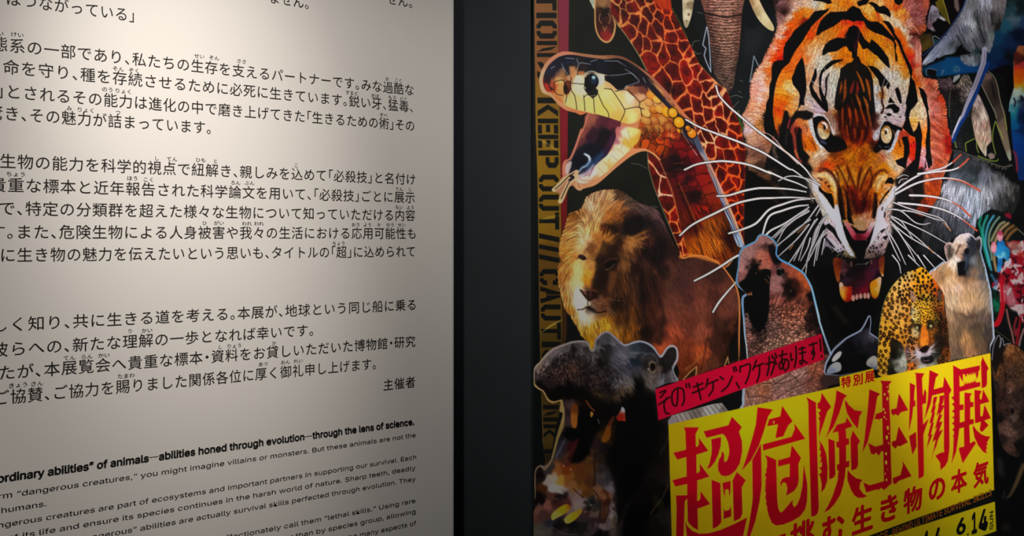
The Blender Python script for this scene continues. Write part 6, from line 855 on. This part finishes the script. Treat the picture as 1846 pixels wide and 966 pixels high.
# ---------------------------------------------------------------- yellow title box, tape, banner
part('title_box_print')
YG = grad('P 1210,770 8c8600 1212,960 6e6600 1300,960 766c00 1280,760 b4ae00 1330,745 d0c600 1340,900 8f8400 1360,960 6c6200 1420,930 726800 1450,720 c8bc06 1480,800 a39800 1500,840 8a7f00 1470,940 6c6200 1560,830 786e00 1560,700 b4a800 1540,760 8a8200 1600,760 9c9200 1640,740 b0a600 1640,700 d8cc0c 1700,670 e8da14 1770,660 e8da1a 1775,760 c8bc0a 1780,820 bcae08 1700,850 a49a04 1640,850 908600 1600,900 847a00 1700,880 988e02 1780,880 a49a04 1650,940 8a8002 1600,960 7c7200 1780,930 96900a', 2, 8)
if globals().get('LC') is not None:
    _Y, _X = np.mgrid[0:CH, 0:CW]; _l = (np.array([.88, .66, .008]) * light_at(_X + CX0 + 0., _Y + CY0 + 0.)[..., None]).clip(0, 1)
    YG = (.55 * np.where(_l < .0031, _l * 12.92, 1.055 * _l ** (1 / 2.4) - .055) + .45 * YG * np.array([1., .87, .6])).astype(np.float32)
poly('P 1205,765 1514.5,696 1513,679.5 1574.5,664 1577,682 1785.5,636.5 1792,880 1792.5,882.5 1740,903 1660,931 1560,968 1510,990 1212,1000', YG, claim=True)
poly('P 1793.5,904 1796,957 1700,990 1585,1010 1600,966 1700,934', YG, claim=True)
RG = grad('P 1230,800 9c0210 1230,960 64000c 1290,790 9c0216 1330,770 a80216 1330,960 68000c 1400,780 98020f 1400,960 68000c 1470,740 9c0014 1470,940 68000c 1530,740 9a0212 1530,880 76000a 1600,700 9a0214 1610,840 78000c 1660,700 a80218 1680,820 94000e 1740,680 b4001c 1780,700 ae0018 1740,800 9c0014 1780,780 a00012', 2, 8)
part('title_lettering_print')
TITLE = '''T1 248,132 430,132 388,215 392,365 412,362 430,330 425,255 540,412 397,458 400,676 425,672 442,640 437,565 552,718 407,765 T2 565,70 563,392 590,385 615,350 618,230 778,443 570,518 578,870 500,830 440,770 410,730 400,345 360,400 355,540 335,1130 215,1130 225,500 215,300 400,295 400,110 205,155 155,50 T1 283,716 278,486 172,516 125,436 275,398 268,185
|T1 485,180 778,108 820,8 938,130 905,185 940,300 942,420 915,560 860,650 800,700 740,715 690,700 660,650 652,590 665,520 695,470 698,430 710,422 728,450 728,500 725,530 738,547 765,525 785,460 790,400 775,310 740,235 710,210 518,258
|T1 575,275 692,248 688,350 660,450 620,540 570,605 522,630 555,560 578,450 582,380
|T2 800,42 945,100 962,740 900,810 820,848|978,95 1112,60 1110,230 1095,325 1078,195 1022,205 1018,350 995,240|1000,500 1018,555 1095,535 1105,465 1125,530 1125,645 995,688
|T1 878,664 985,762 937,845 T2 1308,600 1270,680 1165,728 1148,90 T1 828,765
|T2 365,720 400,800 480,880 600,930 760,920 950,865 1200,755 1385,660 1290,1100 430,1100 395,966
|G 1708,32 1818,48 1792,88 T1 1250,5 1200,180 1140,350 1050,520 940,645 985,520 1060,270 1105,100
|T1 1165,325 1062,520 1068,960 T2 1465,450 1420,750 1360,1050 1390,1100 1520,720 1590,400 1622,150 T1 1172,600
|T1 1262,38 1395,3 H 97,22 172,133 T1 1490,110 1430,240 1338,260 1368,95 1238,120
|T1 1562,88 1692,268 1190,410 1188,335 1530,245 1568,150
|T1 1215,462 1345,520 1358,960 T7 100,350 118,510 152,583 195,560 360,365 352,440 378,495 425,455 475,340 515,150 T1 1675,578 1715,800 T7 597,230 590,400 560,530 480,640 350,720 200,780 80,795 20,755 T2 1790,750 1735,620 1712,520 1715,490 1695,440 1700,380 1680,340 1695,270 1675,200 1695,140 1678,90 1690,20 T1 1225,870 1208,850 1228,800 1210,770 1230,735 1212,700 1232,660 1225,640 1238,600 1238,520
|T1 1532,345 1642,497 1610,570 1615,760 1600,830 1560,890 1465,945 1480,860 1465,795 1430,785 1395,832 1395,790 1420,745 1460,725 1505,725 1508,565 1370,600 1370,525 1510,485
|T3 208,315 360,400 372,900 T7 770,0 785,500 770,590 720,640 660,648 648,200 T3 247,900 238,390
|T3 452,245 600,470 540,540 470,760 405,945 420,720 398,705 425,710 395,630 428,632 395,550 430,545 428,505 385,495 388,400 418,395 440,330
|T4 408,115 470,200 520,330 545,540 540,760 500,880 445,950 450,820 430,700 405,650 440,640 450,600 410,550 450,540 458,460 408,480 440,440 440,370 405,380 432,340 438,275 410,290 428,200
|T3 685,205 850,290 800,340 730,560 640,780 510,960 560,840 630,560 670,360|820,350 880,440 970,520 1095,540 1050,620 1020,815 930,700 850,560 820,430
|T3 850,635 940,775 830,815 835,900 T4 838,90 882,90 885,180 835,200 838,455 890,440 885,540 830,555 820,680 T7 1190,120 1140,290 1040,450 950,540 865,580 930,480 1010,310 1080,100 1105,0 T4 700,720 718,600 695,595 690,505 728,490 725,235 685,230 682,145 720,135 720,60 T3 710,855 620,880 690,750 825,715
|T4 555,90 655,130 668,660 640,710 570,738|T3 945,845 T4 1058,135 1022,190 1028,510 1000,570 920,600 905,90
|T4 862,585 920,660 1000,720 1100,745 1060,790 1050,880 T7 1470,210 1510,270 1580,310 1510,340 1430,340 1370,300 1310,200 1260,60 T4 855,700
|T3 1205,190 1375,260 1330,310 1290,560 T4 1180,140 1095,315 1130,80 T3 1135,900 1180,500
|T3 1380,55 1558,58 1515,120 1520,400 1535,700 T4 1545,400 1560,800 1440,905 1390,870 1350,910 1330,895 1155,945 1108,785 1210,830 1435,765 1425,300 1400,285 1355,365 1310,310 1285,345 1230,330 1185,160 1300,220 1420,185 T3 1410,650 1375,655 1365,680 1345,660 1285,665 1310,580 1410,545 1405,110
|T3 1672,255 1820,520 1700,555 1665,610 1610,580 1590,610 1552,570 1550,510 1635,490|T3 1668,775 T4 1815,150 1690,215 1650,205 1620,255 1565,205 1560,140 1625,120|T8 230,130 330,298 190,350 150,390 122,375 120,320 205,285 232,180
|T5 195,430 370,440 328,530 345,870 380,728 410,790 T6 405,65 335,90 350,465 455,350 355,650 T8 468,180 468,285 450,310 408,328 402,100 T6 250,900 235,0 T5 225,660 215,460
|T5 103,612 205,662 190,770 180,940 T6 205,20 205,120 165,140 150,300 90,590 95,300 105,0|T6 90,680 220,595 228,870 T8 340,60 328,0
|T5 468,378 640,460 585,520 545,738 718,690 742,500 875,750 832,830 T6 838,900 T8 735,130 705,185 652,230 650,150 595,70 650,38 695,30 T6 735,880 738,0 T5 738,795 518,850 T6 490,80 375,375 430,50 T5 440,900
|T5 545,880 610,865 600,930 T6 560,130 590,100 555,250 570,240 525,440 550,420 490,660 530,640 415,910 460,670 435,680 500,430 465,440 520,240 490,250 530,100 T5 530,960
|T5 650,860 740,840 T6 720,60 690,110 735,100 730,150 660,290 710,270 650,420 710,400 645,590 720,550 620,760 600,850 545,966 T8 548,130 T6 585,740 520,790 560,640 610,500 565,550 650,240 595,310 640,110 620,140 650,40
|T5 905,290 1042,368 1400,293 1395,385 1375,390 1370,470 1340,545 1325,470 1335,400 1310,470 1300,410 1275,470 1265,415 1240,480 1215,430 1200,480 1170,440 1140,510 1115,450 1085,460 1085,600 1050,540 1020,470 1025,690 1110,660 1105,590 1125,650 1150,600 1160,645 1190,600 1200,635 1240,595 1250,620 1285,580 1300,610 1315,545 1325,610 1405,600 1405,680 1025,780 T6 1028,430 1020,540 1000,700 960,966 T8 775,160 T6 905,966 915,690 890,680 920,650 920,590 890,560 925,520 920,470 880,445 920,410 925,360 880,330 925,310 925,250 880,215 925,180 920,120 880,90 925,50 915,10 T5 870,890 915,860
|T6 1000,100 1098,90 1098,185 1000,210
|T5 1115,795 1250,810 1215,880 1225,964 T6 1220,45 1280,45 1280,130 1220,150 1220,370 1285,360 1285,450 1205,470 1215,810 1300,765 1325,810 T8 900,155 860,10 T6 1015,890 1110,870 1105,515 1000,540 1000,440 1118,400
|T5 1442,125 1560,350 1530,400 1530,640 1505,690 1435,715 1420,240 1440,180
|T5 1300,745 1435,765 1395,840 1400,920 1430,920 1460,740 T6 1575,40 1405,90 1410,315 1450,300 1485,95 1600,345 1480,390 1560,475 1500,540 1440,605 1395,560 1420,410 1310,440 1300,0
|T6 1272,470 1330,560 1420,640 1500,675 1600,690 1570,720 1550,760 1530,800 1545,830 1515,860 1535,900 1510,930 1520,966 T8 1170,45 T6 1460,966 1370,850 1300,700 1270,540'''
clip[0] = None
for g in TITLE.split('|'): poly(g, 'b08a20', .45, soft=.9)
for g in TITLE.split('|'): poly(g, RG, claim=True)
owner[0] = OWN.index('title_box_print')
dots('T3 1490,155,9 1432,508,14 1455,560,12 1440,628,12 1475,660,8 1512,890,8 1445,270,14 1508,225,14', 'c8ac30', .9, 1.5); dots('T3 1490,340,16 1497,800,18 1480,950,18 T4 1485,80,15 1510,165,10 1470,330,14 1470,470,18 1477,745,12', 'bc9c24', .9, 1.8)
dots('T4 1457,650,10 1495,580,6 T1 1318,72,14', 'b07828', .7, 1.4)

# ---- the drawn sheet becomes one coloured mesh per printed figure
YY, XX = np.mgrid[0:CH, 0:CW].astype(np.float64); XX += CX0; YY += CY0
if LC is not None: ALB = np.clip(lin(col) / light_at(XX, YY)[..., None], .002, .88)
else: ALB = np.full((CH, CW, 3), .5)
S_, Z_ = wall_sz(XX, YY, PB); XYZ = np.stack([P0[0] + NX * PB + S_ * DX, P0[1] + NY * PB + S_ * DY, Z_], -1)
LAB = {'backdrop_print': 'black backdrop with fine scale texture', 'warning_tape_print': 'yellow caution tape with black stencil letters', 'tape_edge_print': 'dark red strip beside the tape', 'elephant_print': 'elephant trunk and tusks', 'giraffe_print': 'giraffe neck with dark red patches',
       'snake_print': 'snake with open mouth and forked tongue', 'lion_print': 'standing male lion', 'hippopotamus_print': 'hippopotamus with wide open mouth', 'tiger_print': 'roaring tiger face with long white whiskers', 'elephant_seal_print': 'elephant seal outlined in pale blue',
       'banner_print': 'crimson banner with handwritten black words', 'seabird_print': 'grey feathered wing against blue', 'reptile_print': 'bony reptile legs behind a blue lance', 'parrot_print': 'orange white and blue parrot', 'gorilla_print': 'grey furred back', 'mantis_shrimp_print': 'green striped red mantis shrimp',
       'orca_print': 'black and white orca', 'polar_bear_print': 'polar bear looking up', 'jaguar_print': 'walking spotted jaguar', 'rhinoceros_print': 'brown rhinoceros head', 'title_box_print': 'yellow title box', 'title_lettering_print': 'jagged red title characters'}
q = own[:-1, :-1]; idx = np.arange(CH * CW).reshape(CH, CW); A0, A1, A2, A3 = idx[:-1, :-1], idx[:-1, 1:], idx[1:, 1:], idx[1:, :-1]
FX, FY, FZ = XYZ[..., 0].ravel(), XYZ[..., 1].ravel(), XYZ[..., 2].ravel(); FA = ALB.reshape(-1, 3)
def outer(poly_px, c):
    s, z = zip(*[wall_sz(a, b, PB) for a, b in poly_px]); return [world(a, b, PB) for a, b in zip(s, z)], lin(np.array(c)) * (1. if LC is not None else 1.)
XL, XR, YT, YB = 961.5, 2058, -330, 1210; x0, x1, y0, y1 = CX0, CX0 + CW - 1, CY0, CY0 + CH - 1
def yb(x, y): return y
EXTRA = {'backdrop_print': [([(1030, YT), (XR, YT), (XR, y0), (1030, y0)], (.045, .05, .05)), ([(x1, y0), (XR, y0), (XR, y1), (x1, y1)], (.05, .045, .045)), ([(XL, y1), (1212, y1), (1216, 1150), (XL, 1150)], (.04, .04, .04)), ([(1796, y1), (XR, y1), (XR, 1060), (1798, 1120)], (.04, .04, .04)), ([(XL, YT), (963, YT), (963, y0), (XL, y0)], (.03, .04, .04))],
         'warning_tape_print': [([(963, YT), (1004, YT), (1005.5, y0), (963, y0)], (.62, .5, .2))], 'tape_edge_print': [([(1004, YT), (1030, YT), (1030, y0), (1005.5, y0)], (.4, .12, .2))],
         'title_box_print': [([(1212, y1), (1796, y1), (1798, 1120), (1216, 1150)], (.8, .74, .05))]}
for i, nm in enumerate(OWN):
    msk = q == i; 
    if nm == 'backdrop_print': msk = msk & (XX[:-1, :-1] >= XL)
    if nm != 'backdrop_print': msk = msk & (XX[:-1, :-1] >= XL)
    fc = np.stack([A0[msk], A3[msk], A2[msk], A1[msk]], 1)
    if not len(fc): continue
    us, inv = np.unique(fc, return_inverse=True); inv = inv.reshape(-1, 4); V = np.stack([FX[us], FY[us], FZ[us]], 1); C = np.hstack([FA[us], np.ones((len(us), 1))])
    for pp, c in EXTRA.get(nm, []):
        ev, ec = outer(pp, c); n = len(V); V = np.vstack([V, ev]); C = np.vstack([C, np.tile(np.append(ec, 1), (4, 1))]); inv = np.vstack([inv, [[n, n + 3, n + 2, n + 1]]])
    me = bpy.data.meshes.new(nm); me.vertices.add(len(V)); me.vertices.foreach_set('co', V.astype(np.float32).ravel()); me.loops.add(inv.size); me.loops.foreach_set('vertex_index', inv.astype(np.int32).ravel())
    me.polygons.add(len(inv)); me.polygons.foreach_set('loop_start', (np.arange(len(inv)) * 4).astype(np.int32)); me.update(calc_edges=True); me.validate()
    at = me.color_attributes.new('print_colour', 'FLOAT_COLOR', 'POINT'); at.data.foreach_set('color', C.astype(np.float32).ravel())
    o = link(nm, me, M_PRINT, poster); o['label'] = LAB[nm]
# ---- set lettering of the poster
TP = PB + .0004
def px_text(items, t, o, xv, yv, bold=0., ink=True):
    """a string laid on the sheet: ink box centred at image point o, xv / yv = its width and height vectors in image pixels"""
    v, f = glyph(t, bold); a, b = v.min(0), v.max(0); k = (v - (a + b) / 2) / (b - a); tp = TP + _lay.get((t, bold), 0.)
    X = o[0] + k[:, 0] * xv[0] + k[:, 1] * yv[0]; Y = o[1] + k[:, 0] * xv[1] + k[:, 1] * yv[1]; s, z = wall_sz(X, Y, tp)
    items.append((np.stack([P0[0] + NX * tp + s * DX, P0[1] + NY * tp + s * DY, z], 1), f))
it = []
for c, x, y, w_, h_ in (('に', 1397, 985, 42, 55), ('挑', 1447, 966, 45, 68), ('む', 1502.5, 953, 40, 62), ('生', 1554.6, 934.6, 38, 60), ('き', 1603, 915.5, 32, 56), ('物', 1645.7, 900, 34, 56), ('の', 1689.4, 881.5, 30, 48), ('本', 1729, 866.5, 29, 51), ('気', 1768.5, 853.6, 28, 53)):
    px_text(it, c, (x, y), (w_, -.36 * w_), (0, -(h_ - .36 * w_ * .75)), .035)
o = letters('slogan_lettering', it, M_RED, poster); o['label'] = 'heavy red slogan characters'
it = []
for c, x, y in (('特', 1525.5, 688.2), ('別', 1546.7, 684), ('展', 1568, 679)): px_text(it, c, (x, y), (17.5, -4), (0, -20.5), .028)
letters('subtitle_lettering', it, M_RED, poster)
for t, q, xv, yv in (('BEHIND ULTIMATE SURVIVAL SKILLS', (1698, 923.5), (179, -73.5), (0, -12.5)), ('SCIENCE', (1572, 975), (58, -24), (0, -14.5))):
    it = []; px_text(it, t, q, xv, yv, .012); o = letters('english_subtitle_lettering', it, M_BROWN, poster); o['label'] = 'brown English subtitle'
for c, x, y, w_, h_ in (('1', 1671, 978, 9, 44), ('4', 1690, 974, 18, 46), ('6', 1732.7, 948.5, 17, 30), ('1', 1756.6, 942.5, 9.5, 39), ('4', 1772.6, 937.6, 16.5, 40), ('.', 1745, 963, 3, 4)):
    it = []; px_text(it, c, (x, y), (w_, -.36 * w_), (0, -h_), .03); o = letters('date_figure', it, M_BLK, poster); o['label'] = 'black date figure'
it = []; px_text(it, 'SUN', (1787.4, 938), (0, -33), (-6.5, 2.6), .02); o = letters('weekday_lettering', it, M_BLK, poster)
bpy.data.objects.remove(_to)
